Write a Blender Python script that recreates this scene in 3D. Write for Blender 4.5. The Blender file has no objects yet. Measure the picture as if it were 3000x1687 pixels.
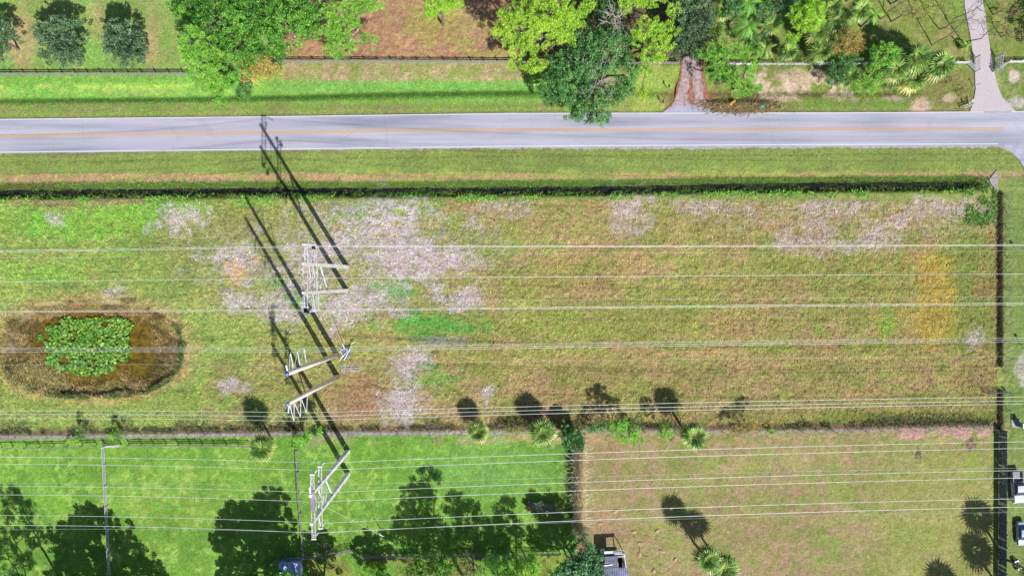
import bpy, math, random
import numpy as np
from mathutils import Vector, Matrix

# ------------------------------------------------------------------ camera, light, exposure
scene = bpy.context.scene
col = scene.collection
H = 129.0            # flying height in metres
S = 15.5             # photo pixels per metre on the ground
NX, NY = 1400.0, 850.0   # photo pixel straight below the camera
KEXP = 2.0           # picture brightness of a white sunlit surface

cam_d = bpy.data.cameras.new("camera")
cam = bpy.data.objects.new("camera", cam_d)
col.objects.link(cam)
cam_d.sensor_width = 36.0
cam_d.lens = 36.0 * (H * S) / 3000.0
cam_d.shift_x = (1500.0 - NX) / 3000.0
cam_d.shift_y = -(843.5 - NY) / 3000.0
cam_d.clip_start = 1.0
cam_d.clip_end = 6000.0
cam.location = (0, 0, H)
cam.rotation_euler = (0, 0, 0)
scene.camera = cam

SUN_X, SUN_Y = 0.509, -0.861
SUN_EL = math.radians(45)
world = bpy.data.worlds.new("World")
scene.world = world
world.use_nodes = True
wn = world.node_tree.nodes
wn.clear()
sky = wn.new("ShaderNodeTexSky")
sky.sky_type = 'NISHITA'
sky.sun_disc = False
sky.sun_elevation = SUN_EL
sky.sun_rotation = math.atan2(SUN_X, SUN_Y)
bg = wn.new("ShaderNodeBackground")
bg.inputs["Strength"].default_value = 0.07
wo = wn.new("ShaderNodeOutputWorld")
world.node_tree.links.new(sky.outputs[0], bg.inputs[0])
world.node_tree.links.new(bg.outputs[0], wo.inputs[0])

sun_d = bpy.data.lights.new("sun", 'SUN')
sun_d.energy = 4.6
sun_d.angle = math.radians(0.5)
sun_d.color = (1.0, 0.98, 0.94)
sun = bpy.data.objects.new("sun", sun_d)
col.objects.link(sun)
sdir = Vector((SUN_X * math.cos(SUN_EL), SUN_Y * math.cos(SUN_EL), math.sin(SUN_EL)))
sun.rotation_euler = sdir.to_track_quat('Z', 'Y').to_euler()
sun.location = sdir * 300

scene.view_settings.view_transform = 'Standard'
scene.view_settings.look = 'None'
scene.view_settings.exposure = 0.75
scene.view_settings.gamma = 1.0

rng = np.random.default_rng(7)
R = random.Random(11)

# ------------------------------------------------------------------ coordinates
def W(px, py, z=0.0):
    """world point at height z seen at a photo pixel"""
    f = (1 - z / H) / S
    return Vector(((px - NX) * f, (NY - py) * f, z))

def lin(c):
    c = c / 255.0
    return c / 12.92 if c <= 0.04045 else ((c + 0.055) / 1.055) ** 2.4

def A(r, g, b, k=KEXP):
    """albedo whose sunlit picture colour is about r,g,b"""
    return (min(lin(r) / k, .9), min(lin(g) / k, .9), min(lin(b) / k, .9), 1.0)

# ------------------------------------------------------------------ noise for code-made maps
def _hash(ix, iy, seed):
    h = (ix * 374761393 + iy * 668265263 + seed * 1442695041) & 0xFFFFFFFF
    h = ((h ^ (h >> 13)) * 1274126177) & 0xFFFFFFFF
    h = h ^ (h >> 16)
    return (h & 0xFFFF) / 65535.0

def vnoise(x, y, seed=0):
    x = np.asarray(x, float); y = np.asarray(y, float)
    ix = np.floor(x).astype(np.int64); iy = np.floor(y).astype(np.int64)
    fx = x - ix; fy = y - iy
    fx = fx * fx * (3 - 2 * fx); fy = fy * fy * (3 - 2 * fy)
    a = _hash(ix, iy, seed); b = _hash(ix + 1, iy, seed)
    c = _hash(ix, iy + 1, seed); d = _hash(ix + 1, iy + 1, seed)
    return (a * (1 - fx) + b * fx) * (1 - fy) + (c * (1 - fx) + d * fx) * fy

def fbm(x, y, size, seed=0, octs=4, gain=.55):
    s = 0; a = 1; t = 0; f = 1.0 / size
    for o in range(octs):
        ca, sa = math.cos(.7 * o), math.sin(.7 * o)
        s = s + a * vnoise((x * ca - y * sa) * f, (x * sa + y * ca) * f, seed + o * 17)
        t += a; a *= gain; f *= 2.03
    return s / t

def sstep(a, b, x):
    t = np.clip((x - a) / (b - a), 0, 1)
    return t * t * (3 - 2 * t)

# ------------------------------------------------------------------ materials
def new_mat(name):
    m = bpy.data.materials.new(name)
    m.use_nodes = True
    nt = m.node_tree
    nt.nodes.clear()
    out = nt.nodes.new("ShaderNodeOutputMaterial")
    return m, nt, out

def N(nt, kind, **kw):
    n = nt.nodes.new(kind)
    for k, v in kw.items():
        setattr(n, k, v)
    return n

def basic(name, c1, c2=None, scale=3.0, rough=.8, metal=0.0, bump=0.0, stretch=(1, 1, 1), spec=.3, detail=5):
    m, nt, out = new_mat(name)
    L = nt.links
    b = N(nt, "ShaderNodeBsdfPrincipled")
    b.inputs["Roughness"].default_value = rough
    b.inputs["Metallic"].default_value = metal
    b.inputs["Specular IOR Level"].default_value = spec
    tc = N(nt, "ShaderNodeTexCoord")
    mp = N(nt, "ShaderNodeMapping")
    mp.inputs["Scale"].default_value = stretch
    L.new(tc.outputs["Object"], mp.inputs[0])
    no = N(nt, "ShaderNodeTexNoise")
    no.inputs["Scale"].default_value = scale
    no.inputs["Detail"].default_value = detail
    L.new(mp.outputs[0], no.inputs["Vector"])
    ramp = N(nt, "ShaderNodeValToRGB")
    ramp.color_ramp.elements[0].position = .35
    ramp.color_ramp.elements[1].position = .65
    ramp.color_ramp.elements[0].color = c1
    ramp.color_ramp.elements[1].color = c2 or tuple(x * 1.25 for x in c1[:3]) + (1,)
    L.new(no.outputs[0], ramp.inputs[0])
    L.new(ramp.outputs[0], b.inputs["Base Color"])
    if bump:
        bp = N(nt, "ShaderNodeBump")
        bp.inputs["Strength"].default_value = 1
        bp.inputs["Distance"].default_value = bump
        L.new(no.outputs[0], bp.inputs["Height"])
        L.new(bp.outputs[0], b.inputs["Normal"])
    L.new(b.outputs[0], out.inputs[0])
    return m

def leaf_mat(name, c1, c2, c3=None, trans=.3, rough=.55):
    trans *= .55
    """leaves: attribute 'tint' (r = clump tone, g = leaf tone, b = odd leaf)"""
    m, nt, out = new_mat(name)
    L = nt.links
    at = N(nt, "ShaderNodeAttribute", attribute_name="tint")
    sp = N(nt, "ShaderNodeSeparateColor")
    L.new(at.outputs["Color"], sp.inputs[0])
    mx = N(nt, "ShaderNodeMix", data_type='RGBA')
    L.new(sp.outputs[0], mx.inputs[0])
    mx.inputs[6].default_value = c1
    mx.inputs[7].default_value = c2
    mx2 = N(nt, "ShaderNodeMix", data_type='RGBA')
    L.new(sp.outputs[2], mx2.inputs[0])
    L.new(mx.outputs[2], mx2.inputs[6])
    mx2.inputs[7].default_value = c3 or c2
    mr = N(nt, "ShaderNodeMapRange")
    mr.inputs[3].default_value = .7
    mr.inputs[4].default_value = 1.3
    L.new(sp.outputs[1], mr.inputs[0])
    mu = N(nt, "ShaderNodeVectorMath", operation='SCALE')
    L.new(mx2.outputs[2], mu.inputs[0])
    L.new(mr.outputs[0], mu.inputs["Scale"])
    b = N(nt, "ShaderNodeBsdfPrincipled")
    b.inputs["Roughness"].default_value = rough
    b.inputs["Specular IOR Level"].default_value = .3
    L.new(mu.outputs[0], b.inputs["Base Color"])
    t = N(nt, "ShaderNodeBsdfTranslucent")
    L.new(mu.outputs[0], t.inputs[0])
    ms = N(nt, "ShaderNodeMixShader")
    ms.inputs[0].default_value = trans
    L.new(b.outputs[0], ms.inputs[1])
    L.new(t.outputs[0], ms.inputs[2])
    L.new(ms.outputs[0], out.inputs[0])
    return m

M = {}
M['asphalt_line'] = basic('road_paint_white', A(235, 235, 240), A(250, 250, 255), 6, .7)
M['yellow_line'] = basic('road_paint_yellow', A(226, 170, 76), A(238, 190, 108), 5, .7)
M['bark'] = basic('bark_grey_brown', A(120, 105, 95), A(165, 150, 140), 4, .9, bump=.03)
M['dead_wood'] = basic('bare_twigs', A(190, 175, 172), A(225, 210, 205), 3, .9)
M['palm_bark'] = basic('palm_bark', A(140, 125, 105), A(170, 155, 135), 6, .9, bump=.03)
M['fence_wood'] = basic('weathered_fence_wood', A(150, 140, 142), A(190, 182, 185), 3, .85)
M['fence_white'] = basic('white_fence_paint', A(235, 238, 245), A(250, 250, 255), 3, .6)
M['fence_dark'] = basic('dark_fence_slats', A(62, 70, 92), A(150, 160, 190), 2.5, .7)
M['arm_steel'] = basic('crossarm_steel', (.34, .31, .31, 1), (.50, .47, .47, 1), 1.5, .7)
M['concrete'] = basic('pole_concrete', (.46, .44, .44, 1), (.68, .66, .66, 1), 1.2, .85, bump=.01)
M['concrete_blue'] = basic('pole_weathered_bluish', (.50, .49, .54, 1), (.78, .75, .79, 1), .8, .8)
M['steel_tan'] = basic('pole_tan_steel', (.56, .48, .42, 1), (.74, .65, .58, 1), .9, .6)
M['steel'] = basic('galvanised_steel', A(190, 188, 198, 1.15), A(222, 220, 228, 1.15), 2, .5, .2)
M['steel_white'] = basic('white_composite', (.50, .54, .62, 1), (.68, .70, .76, 1), 2, .45)
M['cap_blue'] = basic('blue_pole_cap', A(90, 140, 235), A(125, 170, 245), 2, .4)
M['wire'] = basic('aluminium_cable', A(200, 205, 205, 1.15), A(225, 228, 228, 1.15), .5, .4, .15)
M['wire_thin'] = basic('thin_grey_cable', A(165, 175, 170, 1.15), A(190, 200, 190, 1.15), .5, .5, .1)
M['black'] = basic('black_rubber', A(28, 28, 34), A(50, 50, 58), 4, .6)
M['metal_roof'] = basic('corrugated_roof_bluish', A(120, 135, 180), A(185, 195, 225), 1.5, .45, .3)
M['rust'] = basic('rusty_red_steel', A(160, 95, 75), A(200, 140, 110), 3, .8)
M['plastic_teal'] = basic('teal_tarp', A(70, 165, 150), A(110, 200, 185), 3, .5)
M['plastic_yellow'] = basic('yellow_tarp', A(225, 190, 40), A(250, 215, 70), 3, .5)
M['car_paint'] = basic('white_car_paint', A(225, 235, 250), A(240, 246, 255), 2, .25, spec=.6)
M['car_silver'] = basic('pale_blue_car_paint', A(185, 205, 235), A(205, 220, 245), 2, .25, spec=.6)
M['glass'] = basic('dark_car_glass', A(40, 55, 80), A(60, 80, 110), 2, .1, spec=.8)
M['utility_green'] = basic('green_cabinet_paint', A(90, 150, 135), A(115, 175, 155), 3, .5)
M['plastic_grey'] = basic('grey_green_bag', A(120, 140, 120), A(150, 170, 150), 3, .5)
M['pad'] = basic('concrete_pad', A(175, 172, 165), A(205, 200, 195), 3, .9)

def LA(r, g, b):
    return A(r, g, b, 1.12)

M['lf_pine'] = leaf_mat('pine_needles_lime', LA(128, 190, 50), LA(176, 218, 74), LA(222, 222, 90), trans=.35)
M['lf_pine_green'] = leaf_mat('pine_needles_green', LA(96, 165, 58), LA(150, 206, 78), LA(190, 215, 90), trans=.35)
M['lf_green'] = leaf_mat('broadleaf_mid_green', LA(44, 106, 34), LA(112, 172, 60), LA(165, 205, 75), trans=.25)
M['lf_oak'] = leaf_mat('broadleaf_deep_green', LA(50, 106, 50), LA(108, 160, 86), LA(140, 175, 105), trans=.22)
M['lf_grey'] = leaf_mat('broadleaf_grey_green', LA(62, 92, 62), LA(112, 144, 98), LA(150, 165, 140), trans=.2)
M['lf_gold'] = leaf_mat('golden_leaves', LA(170, 156, 78), LA(214, 194, 112), LA(190, 150, 90), trans=.3)
M['lf_tan'] = leaf_mat('rusty_tan_leaves', LA(150, 136, 70), LA(190, 166, 90), LA(130, 156, 70), trans=.3)
M['lf_palm'] = leaf_mat('palm_fronds', LA(44, 92, 40), LA(148, 176, 84), LA(192, 184, 104), trans=.2, rough=.4)
M['lf_palm_bright'] = leaf_mat('palm_fronds_bright', LA(66, 132, 50), LA(122, 184, 72), LA(190, 200, 80), trans=.25)
M['lf_blue'] = leaf_mat('broadleaf_blue_green', LA(58, 112, 66), LA(112, 162, 106), LA(150, 180, 130), trans=.2)
M['lf_lily'] = leaf_mat('pond_pads', A(70, 148, 44), A(158, 208, 88), A(205, 190, 60), trans=.05, rough=.45)
M['weeds'] = leaf_mat('weeds_mixed', LA(80, 130, 35), LA(130, 175, 50), LA(150, 120, 80), trans=.3)
M['weeds_lush'] = leaf_mat('weeds_lush', LA(85, 165, 25), LA(140, 215, 45), LA(150, 170, 60), trans=.35)
M['straw'] = leaf_mat('dead_grass', LA(165, 135, 95), LA(205, 175, 125), LA(180, 165, 160), trans=.3)
M['litter'] = leaf_mat('bleached_stalks', LA(190, 172, 178), LA(226, 212, 218), LA(150, 135, 120), trans=.1)
M['turf'] = leaf_mat('turf_tufts', LA(110, 150, 50), LA(165, 175, 75), LA(175, 140, 90), trans=.35)

# ------------------------------------------------------------------ mesh builder
class MB:
    def __init__(s):
        s.v = []; s.f = []
    def add(s, vs, fs):
        o = len(s.v)
        s.v += [tuple(v) for v in vs]
        s.f += [tuple(i + o for i in f) for f in fs]
        return s
    def box(s, c, d, rz=0.0, tilt=None):
        c = Vector(c); hx, hy, hz = d[0] / 2, d[1] / 2, d[2] / 2
        rot = tilt or Matrix.Rotation(rz, 3, 'Z')
        vs = [c + rot @ Vector((x, y, z)) for z in (-hz, hz) for x, y in ((-hx, -hy), (hx, -hy), (hx, hy), (-hx, hy))]
        s.add(vs, [(3, 2, 1, 0), (4, 5, 6, 7), (0, 1, 5, 4), (1, 2, 6, 5), (2, 3, 7, 6), (3, 0, 4, 7)])
        return s
    def tube(s, pts, rad, n=6, cap=True, rot0=0.0):
        pts = [Vector(p) for p in pts]
        if not hasattr(rad, '__len__'):
            rad = [rad] * len(pts)
        vs = []
        for i, p in enumerate(pts):
            d = (pts[min(i + 1, len(pts) - 1)] - pts[max(i - 1, 0)])
            if d.length < 1e-6: d = Vector((0, 0, 1))
            d.normalize()
            up = Vector((1, 0, 0)) if abs(d.z) > .8 else Vector((0, 0, 1))
            u = d.cross(up).normalized(); w = d.cross(u).normalized()
            for k in range(n):
                a = 2 * math.pi * k / n + rot0
                vs.append(p + (u * math.cos(a) + w * math.sin(a)) * rad[i])
        fs = []
        for i in range(len(pts) - 1):
            for k in range(n):
                a = i * n + k; b = i * n + (k + 1) % n
                fs.append((a, b, b + n, a + n))
        if cap:
            fs.append(tuple(reversed(range(n))))
            fs.append(tuple(range((len(pts) - 1) * n, len(pts) * n)))
        s.add(vs, fs)
        return s
    def bar(s, a, b, w, h=None):
        a = Vector(a); b = Vector(b); h = h or w
        d = (b - a); Lh = d.length; d.normalize()
        up = Vector((0, 0, 1)) if abs(d.z) < .95 else Vector((0, 1, 0))
        y = up.cross(d).normalized(); z = d.cross(y)
        rot = Matrix((d, y, z)).transposed()
        s.box((a + b) / 2, (Lh, w, h), tilt=rot)
        return s
    def build(s, name, mat, parent=None, smooth=False):
        me = bpy.data.meshes.new(name)
        me.from_pydata(s.v, [], s.f)
        me.materials.append(mat)
        if smooth:
            me.polygons.foreach_set('use_smooth', [True] * len(me.polygons))
        me.update()
        return link(name, me, parent)

def link(name, me, parent=None):
    o = bpy.data.objects.new(name, me)
    col.objects.link(o)
    if parent is not None:
        o.parent = parent
        o.matrix_parent_inverse = parent_inv(parent)
    return o

def parent_inv(p):
    return (Matrix.Translation(p.location) @ p.rotation_euler.to_matrix().to_4x4()).inverted()

def tag(o, label=None, cat=None, group=None, kind=None):
    if label: o['label'] = label
    if cat: o['category'] = cat
    if group: o['group'] = group
    if kind: o['kind'] = kind
    return o

def thing(name, label, cat, loc=(0, 0, 0), group=None):
    o = bpy.data.objects.new(name, None)
    o.empty_display_size = .5
    col.objects.link(o)
    o.location = loc
    return tag(o, label, cat, group)

def np_mesh(name, verts, quads, mat, tint=None, parent=None):
    """fast mesh of quads or triangles from arrays"""
    n = quads.shape[1]
    me = bpy.data.meshes.new(name)
    me.vertices.add(len(verts)); me.vertices.foreach_set('co', verts.astype(np.float32).ravel())
    me.loops.add(quads.size); me.loops.foreach_set('vertex_index', quads.astype(np.int32).ravel())
    me.polygons.add(len(quads)); me.polygons.foreach_set('loop_start', np.arange(0, quads.size, n, dtype=np.int32))
    me.update(calc_edges=True)
    if tint is not None:
        at = me.color_attributes.new('tint', 'FLOAT_COLOR', 'POINT')
        at.data.foreach_set('color', tint.astype(np.float32).ravel())
    me.materials.append(mat)
    me.validate()
    return link(name, me, parent)

def unit(v):
    return v / np.maximum(np.linalg.norm(v, axis=1, keepdims=True), 1e-9)

def cards(C, D, Nn, la, wb, shape='rhomb'):
    """leaf cards: centre C, long direction D, facing Nn, half length la, half width wb"""
    B = unit(np.cross(Nn, D))
    la = la[:, None]; wb = wb[:, None]
    v = np.stack([C - D * la, C + B * wb, C + D * la, C - B * wb], 1)
    if shape == 'blade':   # base at C, tip at C + D
        v = np.stack([C - B * wb, C + B * wb, C + D * la * 2 + B * wb * .12, C + D * la * 2 - B * wb * .12], 1)
    q = np.arange(len(C) * 4).reshape(-1, 4)
    return v.reshape(-1, 3), q

def tints(t, g, b):
    a = np.stack([t, g, b, np.ones_like(t)], 1)
    return np.repeat(a, 4, axis=0)

# ------------------------------------------------------------------ trees
def crown_cards(lobes, leaf, per_m2, clump, style, r, gap=.25, odd=.06):
    """lobes: (centre, (rx,ry,rz)); returns verts, quads, tint"""
    Vs, Ts = [], []
    if style == 'needle': leaf *= 1.0; per_m2 *= 1.7
    else: leaf *= .66; per_m2 *= 2.2
    for (c, rr) in lobes:
        rx, ry, rz = rr
        area = 4 * math.pi * ((rx * ry) ** 1.6 / 3 + 2 * (max(rx, ry) * rz) ** 1.6 / 3) ** (1 / 1.6)
        nc = max(6, int(area * .8 / (clump * clump * 1.55)))
        d = unit(r.normal(size=(nc, 3)))
        d[:, 2] = np.where(d[:, 2] < -.35, -d[:, 2], d[:, 2])
        rad = r.uniform(.35, 1.05, nc) ** .6
        bumps = 1 + .22 * (fbm(d[:, 0] * 3 + c[0], d[:, 1] * 3 + d[:, 2] * 2 + c[1], 1.0, 5, 2) - .5) * 2
        cc = np.array(c) + d * np.array([rx, ry, rz]) * (rad * bumps)[:, None]
        keep = r.random(nc) > gap * (rad > .7)
        cc = cc[keep]; d = d[keep]
        ctone = np.clip(.5 + .30 * r.normal(size=len(cc)) + 1.1 * (fbm(cc[:, 0], cc[:, 1], 2.6, 9) - .5), 0, 1)
        cs = clump * r.uniform(.6, 1.3, len(cc))
        nl = np.maximum(6, (per_m2 * 1.15 * cs * cs).astype(int))
        idx = np.repeat(np.arange(len(cc)), nl)
        n = len(idx)
        off = r.normal(size=(n, 3)); off = off / np.maximum(np.linalg.norm(off, axis=1, keepdims=True), .6) * r.uniform(.25, 1.0, (n, 1)) ** .5 * np.array([.66, .66, .46])
        P = cc[idx] + off * cs[idx][:, None]
        if style == 'needle':
            D = unit(off * np.array([1, 1, .7]) + r.normal(size=(n, 3)) * .35 + np.array([0, 0, .35]))
            Nn = unit(r.normal(size=(n, 3)) * .6 + np.array([0, 0, 1.0]))
            la = leaf * r.uniform(.7, 1.5, n); wb = leaf * .17 * r.uniform(.7, 1.3, n)
        elif style == 'droop':
            D = unit(d[idx] * .8 + r.normal(size=(n, 3)) * .4)
            Nn = unit(r.normal(size=(n, 3)) * .7 + np.array([0, 0, 1.0]))
            la = leaf * r.uniform(.8, 1.6, n); wb = leaf * .38 * r.uniform(.7, 1.3, n)
        else:
            D = unit(r.normal(size=(n, 3)))
            Nn = unit(r.normal(size=(n, 3)) * .75 + d[idx] * .6 + np.array([0, 0, .7]))
            la = leaf * r.uniform(.6, 1.3, n); wb = leaf * .62 * r.uniform(.6, 1.2, n)
        v, q = cards(P, D, Nn, la, wb)
        Vs.append(v)
        Ts.append(tints(np.clip(ctone[idx] + .12 * r.normal(size=n), 0, 1), r.random(n), (r.random(n) < odd).astype(float)))
    v = np.concatenate(Vs); t = np.concatenate(Ts)
    return v, np.arange(len(v)).reshape(-1, 4), t

def limb(mb, a, b, r0, r1, r, wig=.12, seg=4):
    a = Vector(a); b = Vector(b); Ld = (b - a).length
    pts, rad = [], []
    for i in range(seg + 1):
        t = i / seg
        p = a.lerp(b, t)
        if 0 < i < seg:
            p += Vector(r.normal(size=3)) * wig * Ld * .35
        pts.append(p); rad.append(r0 + (r1 - r0) * t)
    mb.tube(pts, rad, 5, cap=False)
    return pts

def tree(name, label, lobes_px, mat, style='leaf', leaf=.22, per=26, clump=.9, gap=.25, odd=.06,
         base=None, trunk_r=.22, group=None, bark='bark', cat='tree', seed=0, extra_twigs=0):
    """lobes_px: (px, py, z, rx_px, ry_px, rz) as seen in the photo"""
    r = np.random.default_rng(seed + 100)
    lobes = []
    for (px, py, z, rx, ry, rz) in lobes_px:
        f = (1 - z / H) / S
        lobes.append((tuple(W(px, py, z)), (rx * f, ry * f, rz)))
    big = max(lobes, key=lambda l: l[1][0] * l[1][1])
    b = Vector(base) if base else Vector((big[0][0], big[0][1], 0))
    b.z = 0
    root = thing(name, label, cat, b, group)
    v, q, t = crown_cards(lobes, leaf, per, clump, style, r, gap, odd)
    v[:, 2] = np.maximum(v[:, 2], .03 + .2 * r.random(len(v)))
    np_mesh('crown', v, q, M[mat], t, root)
    mb = MB()
    top = Vector(big[0])
    zf = max(.5, min(l[0][2] for l in lobes) * .55)
    fork = Vector((b.x * .8 + top.x * .2, b.y * .8 + top.y * .2, zf))
    limb(mb, (b.x, b.y, -.15), fork, trunk_r, trunk_r * .75, r, .05)
    for (c, rr) in lobes:
        pts = limb(mb, fork, c, trunk_r * .65, trunk_r * .25, r, .12)
        for k in range(5 + extra_twigs):
            d = Vector(r.normal(size=3)); d.z = abs(d.z) * .6; d.normalize()
            e = Vector(c) + Vector((d.x * rr[0], d.y * rr[1], d.z * rr[2])) * (.85 if k < 5 else 1.12)
            limb(mb, pts[-2] if k % 2 else pts[-1], e, trunk_r * .28, .03, r, .15, 3)
    mb.build('trunk', M[bark], root, True)
    return root

def bare_tree(name, label, base, top, spread, seed, n1=9, mat='dead_wood', r0=.16, twig=.035, cat='bare tree', group=None, zmin=.35, n2=5, n3=3):
    """leafless tree: trunk, boughs and twigs"""
    r = np.random.default_rng(seed + 500)
    base = Vector(base); top = Vector(top)
    root = thing(name, label, cat, base, group)
    tr = MB(); limb(tr, base - Vector((0, 0, .1)), top, r0, r0 * .35, r, .05, 5)
    tr.build('trunk', M[mat], root, True)
    br = MB()
    for i in range(n1):
        t = zmin + (1 - zmin) * (i + .5) / n1
        a = base.lerp(top, t)
        ang = i * 2.4 + r.uniform(-.4, .4)
        Lb = spread * (1.1 - .5 * t) * r.uniform(.7, 1.15)
        e = a + Vector((math.cos(ang) * Lb, math.sin(ang) * Lb, Lb * r.uniform(.3, .8)))
        pts = limb(br, a, e, r0 * .45, twig, r, .2, 4)
        for j in range(n2):
            p = pts[1 + j % 4]
            d = (e - a).normalized() + Vector(r.normal(size=3)) * .6
            e2 = p + d.normalized() * Lb * r.uniform(.3, .6)
            p2 = limb(br, p, e2, twig * 1.3, twig * .7, r, .2, 3)
            for k in range(n3):
                d2 = d.normalized() + Vector(r.normal(size=3)) * .7
                limb(br, p2[1 + k % 3], p2[1 + k % 3] + d2.normalized() * Lb * r.uniform(.15, .35), twig * .8, twig * .5, r, .15, 2)
    br.build('branches', M[mat], root, False)
    return root

def palm(name, label, px, py, z, rpx, kind='fan', seed=0, mat='lf_palm', group=None, nf=34, base=None, skirt=.35, trunk_r=.2):
    """palm: crown heart seen at px,py and height z; rpx = crown radius in pixels"""
    r = np.random.default_rng(seed + 900)
    hpt = np.array(W(px, py, z)); Rm = rpx * (1 - z / H) / S
    b = Vector(base) if base else Vector((hpt[0], hpt[1], 0))
    root = thing(name, label, 'palm tree', b, group)
    V, T = [], []
    if kind == 'fan': nf = int(nf * .95)
    for i in range(nf):
        az = i * 2.39996 + r.uniform(-.2, .2)
        u = (i + .5) / nf
        el = math.radians(62 - 88 * u ** .8 + r.uniform(-15, 15))
        ln = Rm * r.uniform(.8, 1.05)
        d = np.array([math.cos(az) * math.cos(el), math.sin(az) * math.cos(el), math.sin(el)])
        yel = (1.0 if u > 1 - skirt * .5 and r.random() < .75 else 0.0)
        tone = np.clip(.6 - .25 * u + .28 * r.normal(), 0, 1)
        if kind == 'fan':
            pet = hpt + d * ln * .30
            side = unit(np.cross(d, [[0, 0, 1.0]]))[0]
            upv = np.cross(side, d)
            nb = 12
            for k in range(nb):
                a = (k / (nb - 1) - .5) * math.radians(165)
                dd = d * math.cos(a) + side * math.sin(a) - upv * .08
                dd = dd / np.linalg.norm(dd)
                Lb = ln * .80 * (1 - .22 * abs(k / (nb - 1) - .5) * 2) * r.uniform(.85, 1.1)
                mid = pet + dd * Lb * .6
                tip = pet + dd * Lb + np.array([0, 0, -.16 * Lb])
                wv = np.cross(dd, upv) ; wv = wv / (np.linalg.norm(wv) + 1e-9) * ln * .036
                V += [pet - wv * .3, mid - wv, mid + wv, pet + wv * .3, mid - wv, tip - wv * .15, tip + wv * .15, mid + wv]
                tk = min(1, max(0, tone + .25 * r.normal())); T += [(tk, r.random(), yel)] * 2
            side2 = side * .035
            V += [hpt - side2, pet - side2, pet + side2, hpt + side2]; T += [(tone, .7, .3)]
        else:
            prev = hpt.copy(); dv = d.copy()
            nseg = 18
            for s_ in range(nseg):
                nx = prev + dv * (ln * 1.25 / nseg)
                dv = dv + np.array([0, 0, -.11]); dv = dv / np.linalg.norm(dv)
                side = unit(np.cross(dv, [[0, 0, 1.0]]))[0]
                wv = side * .03
                V += [prev - wv, nx - wv, nx + wv, prev + wv]; T += [(tone, .6, .2)]
                ll = ln * .17 * math.sin(math.pi * (s_ + 1.5) / (nseg + 2))
                for sg in (-1, 1):
                    for q_ in (0, .33, .66):
                        o = prev + (nx - prev) * q_
                        tip = o + side * sg * ll + dv * ll * .5 + np.array([0, 0, -.3 * ll])
                        V += [o, o + dv * .035, tip + dv * .015, tip]; T += [(tone, r.random(), yel)]
                prev = nx
    V = np.array(V); T = np.array(T, float)
    np_mesh('crown', V, np.arange(len(V)).reshape(-1, 4), M[mat], tints(T[:, 0], T[:, 1], T[:, 2]), root)
    mb = MB()
    limb(mb, (b.x, b.y, -.1), hpt, trunk_r * 1.15, trunk_r, r, .015, 6)
    mb.build('trunk', M['palm_bark'], root, True)
    return root

# ------------------------------------------------------------------ terrain shape
def interp(px, pts):
    xs = [p[0] for p in pts]; ys = [p[1] for p in pts]
    return np.interp(px, xs, ys)

ROAD_N = [(-600, 359), (0, 351), (400, 347), (800, 343), (1500, 333.5), (2300, 332), (2640, 331), (3000, 328), (3600, 322)]
ROAD_S = [(-600, 455), (0, 446.5), (400, 442), (800, 437.5), (1500, 429), (2200, 425), (2925, 422), (3600, 418)]
ROAD_C = [(-600, 406), (0, 398.5), (400, 393), (800, 388), (1500, 380), (2200, 378.5), (2940, 377.5), (3600, 376)]
DITCH = [(-600, 572), (0, 564), (400, 560), (800, 557), (1100, 557), (1500, 554), (1800, 552), (2100, 545), (2500, 541), (2840, 539)]
SWALE = [(-600, 292), (0, 289), (500, 284), (780, 279), (1150, 269), (1500, 264), (2200, 268), (2800, 268), (3600, 268)]
POND = (270, 1022, 262, 140)

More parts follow.
